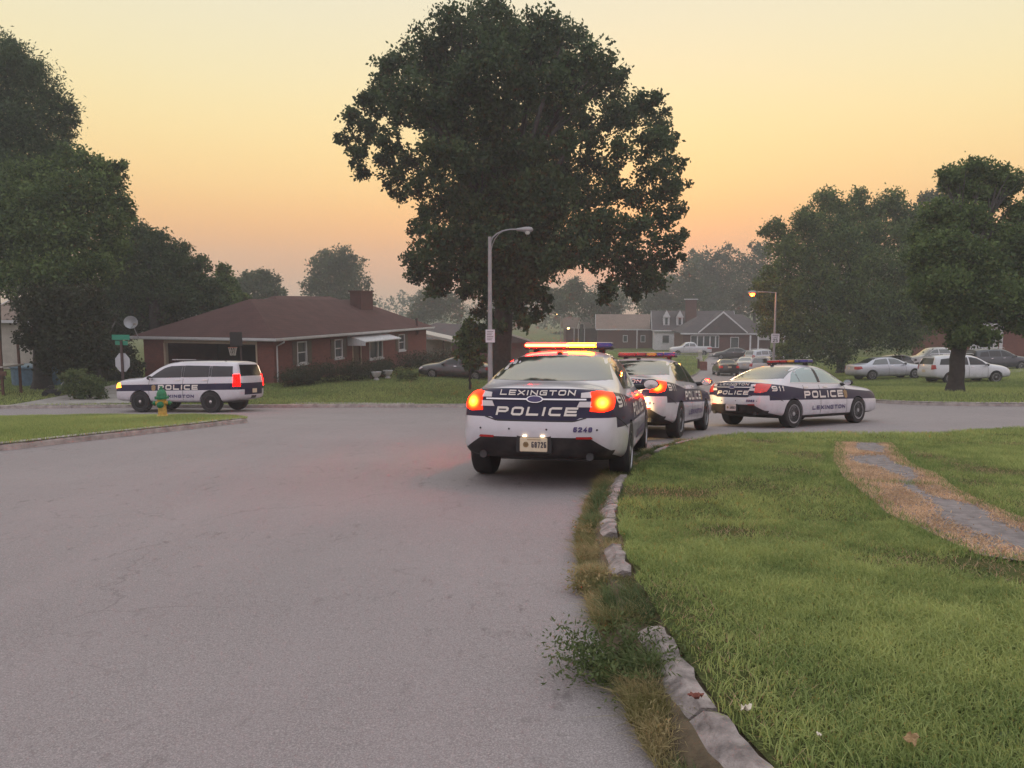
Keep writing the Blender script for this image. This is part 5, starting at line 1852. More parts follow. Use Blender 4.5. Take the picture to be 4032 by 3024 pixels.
def body_mesh(name, st, rdy, fdy, arches, ar, bulge=.08):
    """loft the stations, close both ends, smooth, then cut the wheel arches"""
    cols = []
    for i, s in enumerate(st):
        r_ = rows(*s)
        if i == 0:
            r_ = [(a, b + rdy[j], c) for j, (a, b, c) in enumerate(r_)]
        if i == len(st) - 1:
            r_ = [(a, b + fdy[j], c) for j, (a, b, c) in enumerate(r_)]
        cols.append(r_)
    V, Fs = [], []
    n = 10
    idx = []
    for r_ in cols:
        right = []
        for p in r_:
            V.append(p)
            right.append(len(V) - 1)
        left = [right[0]]
        for p in r_[1:-1]:
            V.append((-p[0], p[1], p[2]))
            left.append(len(V) - 1)
        left.append(right[-1])
        idx.append((right, left))
    for a, b in zip(idx[:-1], idx[1:]):
        for j in range(n - 1):
            for k in (0, 1):
                q = (a[k][j], b[k][j], b[k][j + 1], a[k][j + 1])
                Fs.append(q if k == 0 else tuple(reversed(q)))
    for e, sgn in ((0, -1), (-1, 1)):
        R_, L_ = idx[e]
        cen = [R_[0]]
        for j in range(1, n - 1):
            p = V[R_[j]]
            V.append((0, p[1] + sgn * bulge, p[2]))
            cen.append(len(V) - 1)
        cen.append(R_[-1])
        for j in range(n - 1):
            for side in (R_, L_):
                q = [side[j], side[j + 1], cen[j + 1], cen[j]]
                q = list(dict.fromkeys(q))
                Fs.append(tuple(q))
    me = bpy.data.meshes.new(name)
    me.from_pydata(V, [], Fs)
    bm = bmesh.new()
    bm.from_mesh(me)
    bmesh.ops.recalc_face_normals(bm, faces=bm.faces[:])
    bm.to_mesh(me)
    bm.free()
    o = bpy.data.objects.new('tmp_body', me)
    C.objects.link(o)
    md = o.modifiers.new('s', 'SUBSURF')
    md.levels = md.render_levels = 2
    cut = MB()
    for ya in arches:
        for s in (-1, 1):
            cut.lathe([(ar, s * .60), (ar, s * 1.3)], 40, 'x', (0, ya, arches[ya]))
    co = cut.build('tmp_cut', M['black_plastic'])
    bo = o.modifiers.new('b', 'BOOLEAN')
    bo.operation = 'DIFFERENCE'
    bo.object = co
    bo.solver = 'EXACT'
    dg = bpy.context.evaluated_depsgraph_get()
    ev = o.evaluated_get(dg)
    out = bpy.data.meshes.new_from_object(ev, depsgraph=dg)
    out.name = name
    bpy.data.objects.remove(o)
    bpy.data.objects.remove(co)
    out.polygons.foreach_set('use_smooth', [True] * len(out.polygons))
    try:
        out.set_sharp_from_angle(angle=R(42))
    except Exception:
        pass
    return out


def ptube(poly):
    return poly


class Proj:
    """lays flat outlines onto the body surface"""

    def __init__(s, me):
        bm = bmesh.new()
        bm.from_mesh(me)
        s.t = BVHTree.FromBMesh(bm)
        bm.free()

    def hit(s, kind, a, b):
        if kind == 'R':
            o, d = Vector((3, a, b)), Vector((-1, 0, 0))
        elif kind == 'L':
            o, d = Vector((-3, a, b)), Vector((1, 0, 0))
        elif kind == 'rear':
            o, d = Vector((a, -5, b)), Vector((0, 1, 0))
        elif kind == 'front':
            o, d = Vector((a, 5, b)), Vector((0, -1, 0))
        elif kind == 'top':
            o, d = Vector((a, b, 4)), Vector((0, 0, -1))
        elif kind in ('rr', 'rl', 'fr', 'fl'):
            sxn = 1 if kind[1] == 'r' else -1
            syn = -1 if kind[0] == 'r' else 1
            # diagonal view: a runs outward round the corner
            base = Vector((sxn * .70, syn * 2.3, 0))
            tang = Vector((sxn * .7071, -syn * .7071, 0))
            d = Vector((-sxn * .7071, -syn * .7071, 0))
            o = base + tang * a + Vector((0, 0, b)) - d * 3
        loc, nor, _, _ = s.t.ray_cast(o, d)
        if loc is None:
            return None
        if nor.dot(d) > 0:
            nor = -nor
        return loc, nor

    def patch(s, name, kind, poly, m, parent, off=.006, step=.06, skirt=.012):
        if sum(poly[i][0] * poly[(i + 1) % len(poly)][1] - poly[(i + 1) % len(poly)][0] * poly[i][1] for i in range(len(poly))) < 0:
            poly = poly[::-1]
        d = densify(poly, step)
        pa = np.array(poly)
        lo, hi = pa.min(0), pa.max(0)
        inn = [(x, y) for x in np.arange(lo[0] + step * .6, hi[0], step) for y in np.arange(lo[1] + step * .6, hi[1], step)]
        v, f, of = sheet([d], inn, 1e-5)
        fs = [list(q) for q, o in zip(f, of) if o]
        P3, ok, low = [], [], []
        for p in v:
            h = s.hit(kind, p.x, p.y)
            if h is None:
                ok.append(False)
                P3.append(Vector((0, 0, 0)))
                low.append(Vector((0, 0, 0)))
            else:
                ok.append(True)
                P3.append(h[0] + h[1] * off)
                low.append(h[0] - h[1] * skirt)
        fs = [q for q in fs if all(ok[i] for i in q)]
        if not fs:
            return None
        ec = {}
        for q in fs:
            for i in range(len(q)):
                e = (q[i], q[(i + 1) % len(q)])
                ec[frozenset(e)] = None if frozenset(e) in ec else e
        n0 = len(P3)
        P3 += low
        for e in ec.values():
            if e:
                fs.append([e[1], e[0], e[0] + n0, e[1] + n0])
        used = sorted({i for q in fs for i in q})
        mp = {a: b for b, a in enumerate(used)}
        o = new_mesh_obj(name, [P3[i] for i in used], [[mp[i] for i in q] for q in fs], m, parent, True)
        bm = bmesh.new()
        bm.from_mesh(o.data)
        bmesh.ops.recalc_face_normals(bm, faces=bm.faces[:])
        # outward means away from the car's middle
        s_ = sum((f_.normal.dot(f_.calc_center_median() - Vector((0, f_.calc_center_median().y * .5, .5))) * f_.calc_area() for f_ in bm.faces))
        if s_ < 0:
            bmesh.ops.reverse_faces(bm, faces=bm.faces[:])
        bm.to_mesh(o.data)
        bm.free()
        try:
            o.data.set_sharp_from_angle(angle=R(50))
        except Exception:
            pass
        return o

    def strips(s, name, kind, strips, ctr, m, parent, flip=False, off=.004):
        vs, fs = [], []
        for k, st in enumerate(strips):
            prev = None
            for a, c in st:
                cur = []
                for q in (a, c):
                    u = ctr[0] + (-q.x if flip else q.x)
                    h = s.hit(kind, u, ctr[1] + q.y)
                    if h is None:
                        cur = None
                        break
                    cur.append(h[0] + h[1] * (off + k * .0004))
                if cur is None:
                    prev = None
                    continue
                b = len(vs)
                vs += cur
                if prev is not None:
                    fs.append((prev, prev + 1, b + 1, b))
                prev = b
        if not fs:
            return None
        return new_mesh_obj(name, vs, fs, m, parent)

    def text(s, name, kind, txt, ctr, width, height, weight, m, parent, shear=0, flip=False):
        return s.strips(name, kind, text_strips(txt, width, height, weight, shear), ctr, m, parent, flip, .009)

    def line(s, name, kind, pts, m, parent, w_=.014, off=.0025):
        st = stroke_quads(pts, w_, 1, 1, .04)
        return s.strips(name, kind, [st], (0, 0), m, parent, off=off)


def clip(poly, a, b):
    """keep the part of a polygon with a <= u <= b"""
    def half(P, c, sgn):
        o = []
        for i in range(len(P)):
            p, q = P[i], P[(i + 1) % len(P)]
            ip, iq = sgn * (p[0] - c) >= 0, sgn * (q[0] - c) >= 0
            if ip:
                o.append(p)
            if ip != iq:
                t = (c - p[0]) / (q[0] - p[0])
                o.append((c, p[1] + t * (q[1] - p[1])))
        return o
    return half(half(poly, a, 1), b, -1)


def wheel(parent, x, y, r, w_, style='alloy', spokes=5):
    s = 1 if x > 0 else -1
    rr = r * .655
    wl_ = bpy.data.objects.new('wheel', None)
    C.objects.link(wl_)
    wl_.parent = parent
    wl_.location = (x, y, r)
    xo, xi = s * w_ / 2, -s * w_ / 2
    MB().lathe([(rr, xi), (r * .93, xi), (r * .985, xi * .8), (r, xi * .5), (r, xo * .5), (r * .985, xo * .8), (r * .93, xo), (rr * 1.02, xo * 1.02), (rr, xo * .9)], 36, 'x').build('tyre', M['tyre'], wl_, True)
    rm = M['rim'] if style == 'alloy' else M['steel_rim']
    ri = MB().lathe([(rr * 1.01, xi * .9), (rr * 1.01, xo * .86), (rr * .95, xo * .95), (rr * .88, xo * .78), (rr * .86, xo * .3), (.02, xo * .25)], 30, 'x')
    rim = ri.build('rim', M['steel_rim'], wl_, True)
    mb = MB()
    for k in range(spokes):
        a = 2 * PI * k / spokes + .3
        c, q = math.cos(a), math.sin(a)
        ww0, ww1 = rr * .17, rr * .26
        vs = []
        for (rad, wd, xx) in ((rr * .12, ww0, .82), (rr * .95, ww1, .88)):
            for sg in (-1, 1):
                for xf in (xx, xx - .25):
                    vs.append((xo * xf, c * rad - q * wd * sg * .5, q * rad + c * wd * sg * .5))
        mb.add(vs, [(0, 1, 3, 2), (4, 6, 7, 5), (0, 4, 5, 1), (2, 3, 7, 6), (0, 2, 6, 4), (1, 5, 7, 3)])
    mb.build('spokes', rm, rim)
    MB().lathe([(rr * .24, xo * .7), (rr * .22, xo * .93), (.01, xo * .97)], 14, 'x').build('hub_cap', M['chrome'] if style != 'alloy' else rm, rim, True)
    MB().lathe([(rr * 1.0, xo * .9), (rr * 1.03, xo * 1.0), (rr * .93, xo * .99), (rr * .92, xo * .8)], 30, 'x').build('rim_lip', rm, rim, True)
    return wl_


SPEC = {}
SPEC['police_sedan'] = dict(
    st=[(-2.48, .755, .725, .34, 1.00, .59, 1.125), (-2.36, .865, .82, .33, 1.03, .60, 1.15), (-2.10, .93, .865, .30, 1.045, .62, 1.165), (-1.88, .962, .885, .26, 1.055, .65, 1.175), (-1.50, .968, .885, .22, 1.06, .69, 1.33),
        (-1.15, .968, .885, .20, 1.06, .655, 1.46), (-.80, .968, .885, .20, 1.05, .645, 1.53), (-.30, .968, .885, .20, 1.03, .645, 1.565), (.15, .968, .885, .20, 1.01, .635, 1.54), (.50, .968, .88, .20, 1.0, .64, 1.45),
        (.85, .968, .875, .20, .985, .62, 1.30), (1.2, .966, .87, .20, .97, .69, 1.10), (1.5, .962, .86, .22, .95, .64, 1.04), (2.0, .955, .85, .24, .93, .60, 1.01), (2.36, .94, .82, .25, .87, .56, .955), (2.50, .88, .76, .27, .80, .52, .89)],
    rdy=[.10, .10, .02, -.05, -.08, -.03, -.01, .02, .03, .03], fdy=[-.05, -.05, 0, .04, .05, .03, 0, -.03, -.05, -.05], arches={-1.434: .335, 1.434: .335}, ar=.385, r=.345, tw=.235, tx=.845,
    side=[(-1.44, 1.105), (-1.22, 1.30), (-1.02, 1.40), (-.5, 1.475), (0, 1.45), (.30, 1.385), (.62, 1.23), (.88, 1.065), (.2, 1.075), (-.8, 1.095)], cuts=[(-1.44, -1.06), (-1.03, -.30), (-.17, .88)],
    rearg=[(-.75, 1.195), (-.61, 1.465), (-.3, 1.482), (.3, 1.482), (.61, 1.465), (.75, 1.195), (.3, 1.185), (-.3, 1.185)], frontg=[(-.70, 1.12), (-.55, 1.46), (0, 1.49), (.55, 1.46), (.70, 1.12)],
    roof=1.575)
SPEC['police_suv'] = dict(
    st=[(-2.60, .93, .90, .50, 1.27, .74, 1.84), (-2.44, 1.0, .945, .46, 1.29, .78, 1.89), (-2.0, 1.02, .955, .38, 1.28, .79, 1.925), (-1.2, 1.02, .955, .36, 1.27, .795, 1.935), (-.4, 1.02, .955, .36, 1.26, .795, 1.935), (.15, 1.02, .955, .36, 1.25, .79, 1.92),
        (.55, 1.02, .95, .36, 1.245, .77, 1.86), (.95, 1.02, .95, .36, 1.24, .80, 1.66), (1.3, 1.018, .945, .37, 1.23, .84, 1.38), (1.6, 1.015, .94, .38, 1.225, .80, 1.32), (2.1, 1.01, .935, .40, 1.20, .78, 1.30), (2.44, .99, .92, .42, 1.15, .74, 1.26), (2.56, .95, .89, .44, 1.08, .70, 1.19)],
    rdy=[.06, .06, 0, -.03, -.04, 0, .0, .17, .20, .20], fdy=[-.03, -.03, 0, .03, .04, .03, 0, -.02, -.04, -.04], arches={-1.473: .39, 1.473: .39}, ar=.455, r=.405, tw=.27, tx=.87,
    side=[(-2.36, 1.34), (-2.30, 1.72), (-.4, 1.76), (.25, 1.74), (.52, 1.67), (.80, 1.50), (1.08, 1.30)], cuts=[(-2.36, -1.48), (-1.38, -.34), (-.24, 1.08)],
    rearg=[(-.74, 1.36), (-.64, 1.78), (.64, 1.78), (.74, 1.36)], frontg=[(-.82, 1.30), (-.68, 1.80), (.68, 1.80), (.82, 1.30)], roof=1.94)
SPEC['sedan'] = dict(
    st=[(-2.45, .80, .76, .34, .93, .60, 1.05), (-2.3, .88, .83, .32, .95, .6, 1.07), (-1.9, .92, .86, .26, .96, .64, 1.09), (-1.6, .93, .86, .22, .97, .63, 1.15), (-1.2, .93, .86, .2, .97, .60, 1.38), (-.8, .93, .86, .2, .96, .585, 1.46), (-.2, .93, .86, .2, .95, .585, 1.48),
        (.2, .93, .86, .2, .94, .58, 1.45), (.6, .93, .86, .2, .93, .6, 1.33), (1.05, .93, .85, .2, .92, .68, 1.08), (1.35, .93, .84, .21, .90, .62, 1.02), (1.9, .91, .81, .23, .85, .56, .95), (2.3, .87, .75, .25, .76, .5, .86), (2.45, .78, .66, .28, .66, .46, .74)],
    rdy=[.08, .08, 0, -.03, -.05, -.01, 0, .02, .03, .03], fdy=[-.05, -.05, 0, .03, .04, .02, 0, -.03, -.05, -.05], arches={-1.44: .32, 1.44: .32}, ar=.37, r=.335, tw=.22, tx=.80,
    side=[(-1.40, 1.0), (-1.08, 1.31), (-.3, 1.385), (.15, 1.36), (.45, 1.25), (.82, .985)], cuts=[(-1.40, -.32), (-.22, .82)],
    rearg=[(-.62, 1.115), (-.5, 1.40), (.5, 1.40), (.62, 1.115)], frontg=[(-.66, 1.08), (-.52, 1.38), (.52, 1.38), (.66, 1.08)], roof=1.49)
SPEC['suv'] = dict(
    st=[(-2.35, .86, .83, .42, 1.08, .62, 1.60), (-2.2, .93, .87, .38, 1.10, .66, 1.66), (-1.7, .95, .88, .32, 1.10, .67, 1.70), (-1.0, .95, .88, .28, 1.08, .675, 1.72), (-.3, .95, .88, .28, 1.06, .67, 1.72), (.2, .95, .88, .28, 1.05, .66, 1.67), (.6, .95, .88, .28, 1.04, .67, 1.52),
        (1.05, .95, .87, .28, 1.03, .74, 1.22), (1.35, .94, .86, .29, 1.02, .68, 1.13), (1.9, .93, .83, .31, .96, .6, 1.07), (2.25, .89, .78, .33, .87, .54, .98), (2.4, .8, .7, .36, .77, .5, .86)],
    rdy=[.06, .06, 0, -.03, -.04, 0, .0, .26, .30, .30], fdy=[-.04, -.04, 0, .03, .04, .03, 0, -.03, -.05, -.05], arches={-1.4: .35, 1.4: .35}, ar=.405, r=.36, tw=.235, tx=.82,
    side=[(-2.0, 1.16), (-1.85, 1.48), (-1.0, 1.56), (.0, 1.55), (.35, 1.48), (.65, 1.32), (.90, 1.09)], cuts=[(-2.0, -1.25), (-1.17, -.25), (-.16, .9)],
    rearg=[(-.66, 1.18), (-.54, 1.55), (.54, 1.55), (.66, 1.18)], frontg=[(-.70, 1.2), (-.56, 1.6), (.56, 1.6), (.70, 1.2)], roof=1.73)
SPEC['pickup'] = dict(
    st=[(-2.85, .94, .93, .5, 1.22, .88, 1.30), (-2.7, .98, .96, .46, 1.23, .90, 1.31), (-2.0, 1.0, .97, .42, 1.23, .90, 1.31), (-1.2, 1.0, .97, .4, 1.24, .90, 1.31), (-.82, 1.0, .96, .4, 1.24, .88, 1.32), (-.72, 1.0, .95, .4, 1.25, .72, 1.84), (-.2, 1.0, .95, .4, 1.25, .72, 1.90), (.4, 1.0, .95, .4, 1.25, .72, 1.89), (.75, 1.0, .95, .4, 1.25, .72, 1.80),
        (1.15, 1.0, .94, .4, 1.24, .80, 1.42), (1.4, 1.0, .93, .4, 1.22, .76, 1.30), (2.1, .99, .92, .42, 1.16, .72, 1.24), (2.55, .96, .88, .44, 1.08, .66, 1.18), (2.75, .9, .84, .48, .95, .6, 1.04)],
    rdy=[0] * 10, fdy=[0] * 10, arches={-1.75: .37, 1.75: .37}, ar=.44, r=.385, tw=.26, tx=.86,
    side=[(-.66, 1.32), (-.6, 1.72), (.3, 1.75), (.62, 1.66), (1.02, 1.31)], cuts=[(-.66, .14), (.22, 1.02)],
    rearg=[(-.66, 1.40), (-.6, 1.75), (.6, 1.75), (.66, 1.40)], frontg=[(-.78, 1.34), (-.64, 1.78), (.64, 1.78), (.78, 1.34)], roof=1.9)
_bm = {}


def get_body(kind):
    if kind not in _bm:
        s = SPEC[kind]
        me = body_mesh('body', s['st'], s['rdy'], s['fdy'], s['arches'], s['ar'])
        _bm[kind] = (me, Proj(me))
    return _bm[kind]


def settle(root, x, y, yaw, wb_, track, lift=0.0, z=None, length=None):
    """stand the vehicle on the ground: height, pitch and roll from the four wheel contacts"""
    c, s = math.cos(yaw), math.sin(yaw)
    f = (-s, c)
    r_ = (c, s)
    h = {}
    for a in (-1, 1):
        for b in (-1, 1):
            h[a, b] = T(x + f[0] * a * wb_ / 2 + r_[0] * b * track, y + f[1] * a * wb_ / 2 + r_[1] * b * track)
    zc = sum(h.values()) / 4
    pitch = math.atan2((h[1, 1] + h[1, -1] - h[-1, 1] - h[-1, -1]) / 2, wb_)
    roll = -math.atan2((h[1, 1] + h[-1, 1] - h[1, -1] - h[-1, -1]) / 2, 2 * track)
    root.rotation_mode = 'YXZ'
    root.rotation_euler = (pitch, roll, yaw)
    root.location = (x, y, zc + lift)


def mirror(parent, x, y, z, m, sc=1.0):
    s = 1 if x > 0 else -1
    bm = bmesh.new()
    bmesh.ops.create_uvsphere(bm, u_segments=16, v_segments=10, radius=1)
    for v in bm.verts:
        v.co = (x + v.co.x * .125 * sc, y + v.co.y * (.05 if v.co.y < 0 else .09), z + v.co.z * .082 * sc * (1 if v.co.z > 0 else .9))
    me = bpy.data.meshes.new('mirror')
    bm.to_mesh(me)
    bm.free()
    me.polygons.foreach_set('use_smooth', [True] * len(me.polygons))
    me.materials.append(m)
    o = bpy.data.objects.new('mirror', me)
    C.objects.link(o)
    o.parent = parent
    MB().tube([(x - s * .09, y + .01, z - .03), (x - s * .24, y + .05, z - .05)], [.035, .05], 8).build('mirror_arm', m, o)
    g = MB().lathe([(.001, -.052), (.09, -.050)], 16, 'y', (0, 0, 0))
    g.v = [(x + p[0] * 1.15 * sc, y + p[1], z + p[2] * .75 * sc) for p in g.v]
    g.build('mirror_glass', M['chrome'], o)


def lightbar(parent, z, y, wd, lit, dep=.14, flat=False):
    lb = bpy.data.objects.new('light_bar', None)
    C.objects.link(lb)
    lb.parent = parent
    h = .09 if not flat else .055
    MB().bevbox(-wd, wd, y - dep, y + dep, z, z + .03, .012).build('base', M['black_plastic'], lb)
    for s in (-1, 1):
        MB().box(s * wd * .75 - .04, s * wd * .75 + .04, y - .05, y + .05, z - .12, z).build('foot', M['black_plastic'], lb)
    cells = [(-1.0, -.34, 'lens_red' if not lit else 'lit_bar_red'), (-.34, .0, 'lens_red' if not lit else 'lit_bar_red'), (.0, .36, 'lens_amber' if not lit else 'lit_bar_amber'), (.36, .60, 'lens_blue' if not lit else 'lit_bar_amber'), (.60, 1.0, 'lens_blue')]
    if flat:
        cells = [(-1.0, 1.0, 'lens_clear')]
    for a, b, mm in cells:
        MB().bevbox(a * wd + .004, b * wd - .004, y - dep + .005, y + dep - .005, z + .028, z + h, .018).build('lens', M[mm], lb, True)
    MB().bevbox(-wd * .98, wd * .98, y - dep * .8, y + dep * .8, z + h - .004, z + h + .008, .004).build('top_cover', M['letter_silver'] if not flat else M['siding_white'], lb)
    return lb


def spot(parent, x, y, z, e, col=(1, .74, .36), size=75, aim=(0, 1, -.10)):
    l = bpy.data.lights.new('headlight_lamp', 'SPOT')
    l.energy = e
    l.color = col
    l.spot_size = R(size)
    l.spot_blend = .7
    l.shadow_soft_size = .07
    o = bpy.data.objects.new('headlight_lamp', l)
    C.objects.link(o)
    o.parent = parent
    o.location = (x, y, z)
    o.rotation_euler = Vector(aim).to_track_quat('-Z', 'Y').to_euler()


def vehicle(kind, name, label, cat, x, y, yaw, paintm, group=None, glass='glass', rim='alloy', lift=0, tail='lens_red', simple=True, mirror_m='black_plastic', sides=('L', 'R'), tailpoly=None, bodylabel=None):
    s = SPEC[kind]
    me, pj = get_body(kind)
    root = thing(name, label, cat, group=group)
    m2 = me.copy()
    m2.materials.clear()
    m2.materials.append(M[paintm])
    b = bpy.data.objects.new('body', m2)
    C.objects.link(b)
    b.parent = root
    ays = sorted(s['arches'])
    for ya in ays:
        for sx_ in (-1, 1):
            wheel(root, sx_ * s['tx'], ya, s['r'], s['tw'], rim)
    # underside between the wheels
    MB().box(-s['tx'] + .32, s['tx'] - .32, s['st'][0][0] + .5, s['st'][-1][0] - .3, s['st'][3][3] - .0, s['st'][3][3] + .10).build('underbody', M['black_plastic'], root)
    for sd in sides:
        for a, c in s['cuts']:
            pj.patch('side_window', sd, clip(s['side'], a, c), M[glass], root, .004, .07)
        if kind in ('police_sedan', 'police_suv'):
            for a, c in zip(s['cuts'][:-1], s['cuts'][1:]):
                zz = [p[1] for p in clip(s['side'], a[1] - .05, a[1])]
                pj.patch('window_pillar', sd, [(a[1] + .008, min(zz) + .01), (a[1] + .008, max(zz) - .005), (c[0] - .008, max(zz) - .005), (c[0] - .008, min(zz) + .01)], M['black_plastic'], root, .003, .07)
    rg = pj.patch('rear_window', 'rear', s['rearg'], M[glass], root, .004, .07)
    pj.patch('windscreen', 'front', s['frontg'], M['glass'], root, .004, .08)
    rz_ = s['st'][1][4]
    tp = tailpoly or ([(-.22, rz_ - .22), (-.20, rz_ - .04), (.22, rz_ - .03), (.30, rz_ - .18), (.1, rz_ - .24)] if kind in ('sedan', 'pickup') else [(-.1, rz_ - .22), (-.1, rz_ + .05), (.14, rz_ + .05), (.2, rz_ - .18)])
    for k in ('rr', 'rl'):
        pj.patch('tail_light', k, tp, M[tail], root, .01, .05)
    fz = s['st'][-1][4]
    for k in ('fr', 'fl'):
        pj.patch('headlight', k, [(-.2, fz - .10), (-.2, fz + .04), (.12, fz + .10), (.22, fz + .06), (.1, fz - .06)], M['lens_clear'], root, .008, .06)
    for sx_ in (-1, 1):
        mirror(root, sx_ * (s['st'][6][1] + .10), s['side'][-1 if kind != 'police_sedan' else 7][0] - .12, s['st'][8][4] + .07, M[mirror_m], 1.0 if kind != 'pickup' else 1.2)
    # number plate
    py_ = s['st'][0][0]
    h = pj.hit('rear', 0, .62 if kind == 'pickup' else (.80 if kind != 'police_sedan' else .54))
    if h and kind != 'police_sedan':
        zz = h[0].z
        MB().bevbox(-.155, .155, h[0].y - .02, h[0].y - .008, zz - .078, zz + .078, .004).build('number_plate', M['plate'], root)
    if kind in ('suv', 'police_suv') and kind == 'suv':
        for sx_ in (-1, 1):
            MB().tube([(sx_ * .6, -1.7, 1.70), (sx_ * .61, -1.6, 1.76), (sx_ * .61, .1, 1.77), (sx_ * .6, .25, 1.70)], .018, 6).build('roof_rail', M['chrome'], root)
    for sd in sides:
        sg_ = 1
        for a, c in s['cuts'][-2:]:
            zz = min(p[1] for p in s['side']) - .09
            pj.patch('door_handle', sd, [(a + .04, zz - .015), (a + .04, zz + .015), (a + .22, zz + .018), (a + .22, zz - .012)], M['chrome'] if not paintm.startswith('police') else M['letter_silver'], root, .022, .08)
            pj.line('door_gap', sd, [(c, zz + .05), (c + .01, zz - .15), (c - .02, s['st'][5][3] + .12)], M['seam'], root)
    ay = (ays[1] - ays[0])
    settle(root, x, y, yaw, ay, s['tx'], lift)
    return root, pj


def police_sedan(label, x, y, yaw, unit, lit_tail, lit_bar, plate_m, glass, plate_text=None, head=False):
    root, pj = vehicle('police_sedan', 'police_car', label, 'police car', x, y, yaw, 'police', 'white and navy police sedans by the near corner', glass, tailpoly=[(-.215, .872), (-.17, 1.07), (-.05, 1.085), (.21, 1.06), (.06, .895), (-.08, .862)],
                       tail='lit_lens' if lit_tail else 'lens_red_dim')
    for sx_ in (-1, 1):
        pj.patch('reverse_lens', 'rear', [(sx_ * .50, 1.015), (sx_ * .50, 1.065), (sx_ * .61, 1.075), (sx_ * .62, 1.015)], M['lens_clear'], root, .010, .05)
        pj.patch('reverse_lens', 'rear', [(sx_ * .46, .915), (sx_ * .49, .975), (sx_ * .62, .975), (sx_ * .62, .915)], M['lens_clear'], root, .010, .05)
        pj.patch('bumper_reflector', 'rear', [(sx_ * .46, .572), (sx_ * .46, .596), (sx_ * .62, .598), (sx_ * .64, .574)], M['lens_red'], root, .006, .05)
        h = pj.hit('rear', sx_ * .60, .40)
        if h:
            MB().lathe([(.034, -.028), (.042, -.03), (.044, .05), (.03, .05)], 18, 'y', (sx_ * .60, h[0].y, .375)).build('exhaust_tip', M['steel_rim'], root, True)
    pj.patch('chrome_bar', 'rear', [(-.56, .988), (-.56, 1.003), (.56, 1.003), (.56, .988)], M['chrome'], root, .016, .05)
    ov = [(.095 * math.cos(2 * PI * k / 20), .995 + .038 * math.sin(2 * PI * k / 20)) for k in range(20)]
    pj.patch('badge_rim', 'rear', ov, M['chrome'], root, .019, .05)
    pj.patch('badge', 'rear', [(a * .84, .995 + (b - .995) * .80) for a, b in ov], M['letter_blue'], root, .024, .05)
    pj.text('lettering', 'rear', 'LEXINGTON', (.02, 1.065), .84, .055, .012, M['letter_silver'], root, .15)
    pj.text('lettering', 'rear', 'POLICE', (.02, .865), .90, .095, .024, M['letter_silver'], root, .22)
    pj.text('unit_number', 'rear', unit, (.53, .675), .20, .055, .016, M['letter_blue'], root, .1)
    for xx in (-.62, -.28, .14, .68):
        pj.patch('parking_sensor', 'rear', [(xx + .011 * math.cos(2 * PI * k / 8), .672 + .011 * math.sin(2 * PI * k / 8)) for k in range(8)], M['black_plastic'], root, .005, .05)
    for sd, fl in (('R', False), ('L', True)):
        pj.text('lettering', sd, 'POLICE', (-.14 if not fl else -.05, .80), 1.72, .175, .045, M['letter_silver'], root, 0, fl)
        pj.text('lettering', sd, 'LEXINGTON', (.05, .47), 1.45, .10, .026, M['letter_blue'], root, .12 * (1), fl)
        pj.text('lettering', sd, '911', (-1.98 if not fl else -1.98, .96), .42, .12, .028, M['letter_silver'], root, .1, fl)
        pj.patch('door_badge', sd, [(.78, .72), (.77, .86), (.85, .90), (.93, .86), (.92, .72), (.85, .67)], M['dead_leaf'], root, .004, .05)
        pj.line('door_gap', sd, [(-.99, 1.03), (-.97, .80), (-.93, .70)], M['seam'], root)
        pj.line('bumper_gap', sd, [(-1.86, .66), (-2.10, .74), (-2.28, .80)], M['seam'], root)
        pj.line('window_trim', sd, [(-1.45, 1.095), (-.8, 1.085), (.2, 1.065), (.9, 1.055)], M['chrome'], root, .014, .008)
    pj.line('boot_gap', 'rear', [(-.56, .80), (-.44, .765), (.44, .765), (.56, .80)], M['seam'], root)
    # plate recess with plate and two small lit bulbs
    h = pj.hit('rear', 0, .52)
    yb = h[0].y
    MB().bevbox(-.20, .20, yb - .012, yb + .05, .41, .61, .01).build('plate_recess', M['black_plastic'], root)
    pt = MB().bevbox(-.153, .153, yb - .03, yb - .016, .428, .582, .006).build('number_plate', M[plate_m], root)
    if plate_text:
        flat_text('plate_lettering', plate_text, .165, .065, .012, M['sign_ink'], pt, (.06, yb - .0305, .505), (1, 0, 0), (0, 0, 1))
        MB().lathe([(.032, -.0318), (.032, -.0309), (.026, -.0309), (.026, -.0318)], 16, 'y', (-.085, yb, .505)).build('plate_seal', M['dead_leaf'], pt)
        MB().box(-.07, .08, yb - .032, yb - .0305, .556, .563).build('plate_small_print', M['dead_leaf'], pt)
    if lit_tail:
        for xx in (-.1, .1):
            MB().bevbox(xx - .02, xx + .02, yb - .035, yb - .01, .592, .606, .003).build('plate_lamp', M['lit_head'], root)
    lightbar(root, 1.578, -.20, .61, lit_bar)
    MB().bevbox(-.035, .035, -.99, -.90, 1.50, 1.54, .01).build('roof_antenna', M['black_plastic'], root)
    if head:
        for sx_ in (-1, 1):
            pj.patch('lit_bulb', 'fr' if sx_ > 0 else 'fl', [(-.12, .62), (-.12, .70), (.02, .72), (.02, .64)], M['lit_head'], root, .016, .05)
            spot(root, sx_ * .66, 2.68, .66, 150 if unit == '6248' else 70, (1, .66, .26))
    return root


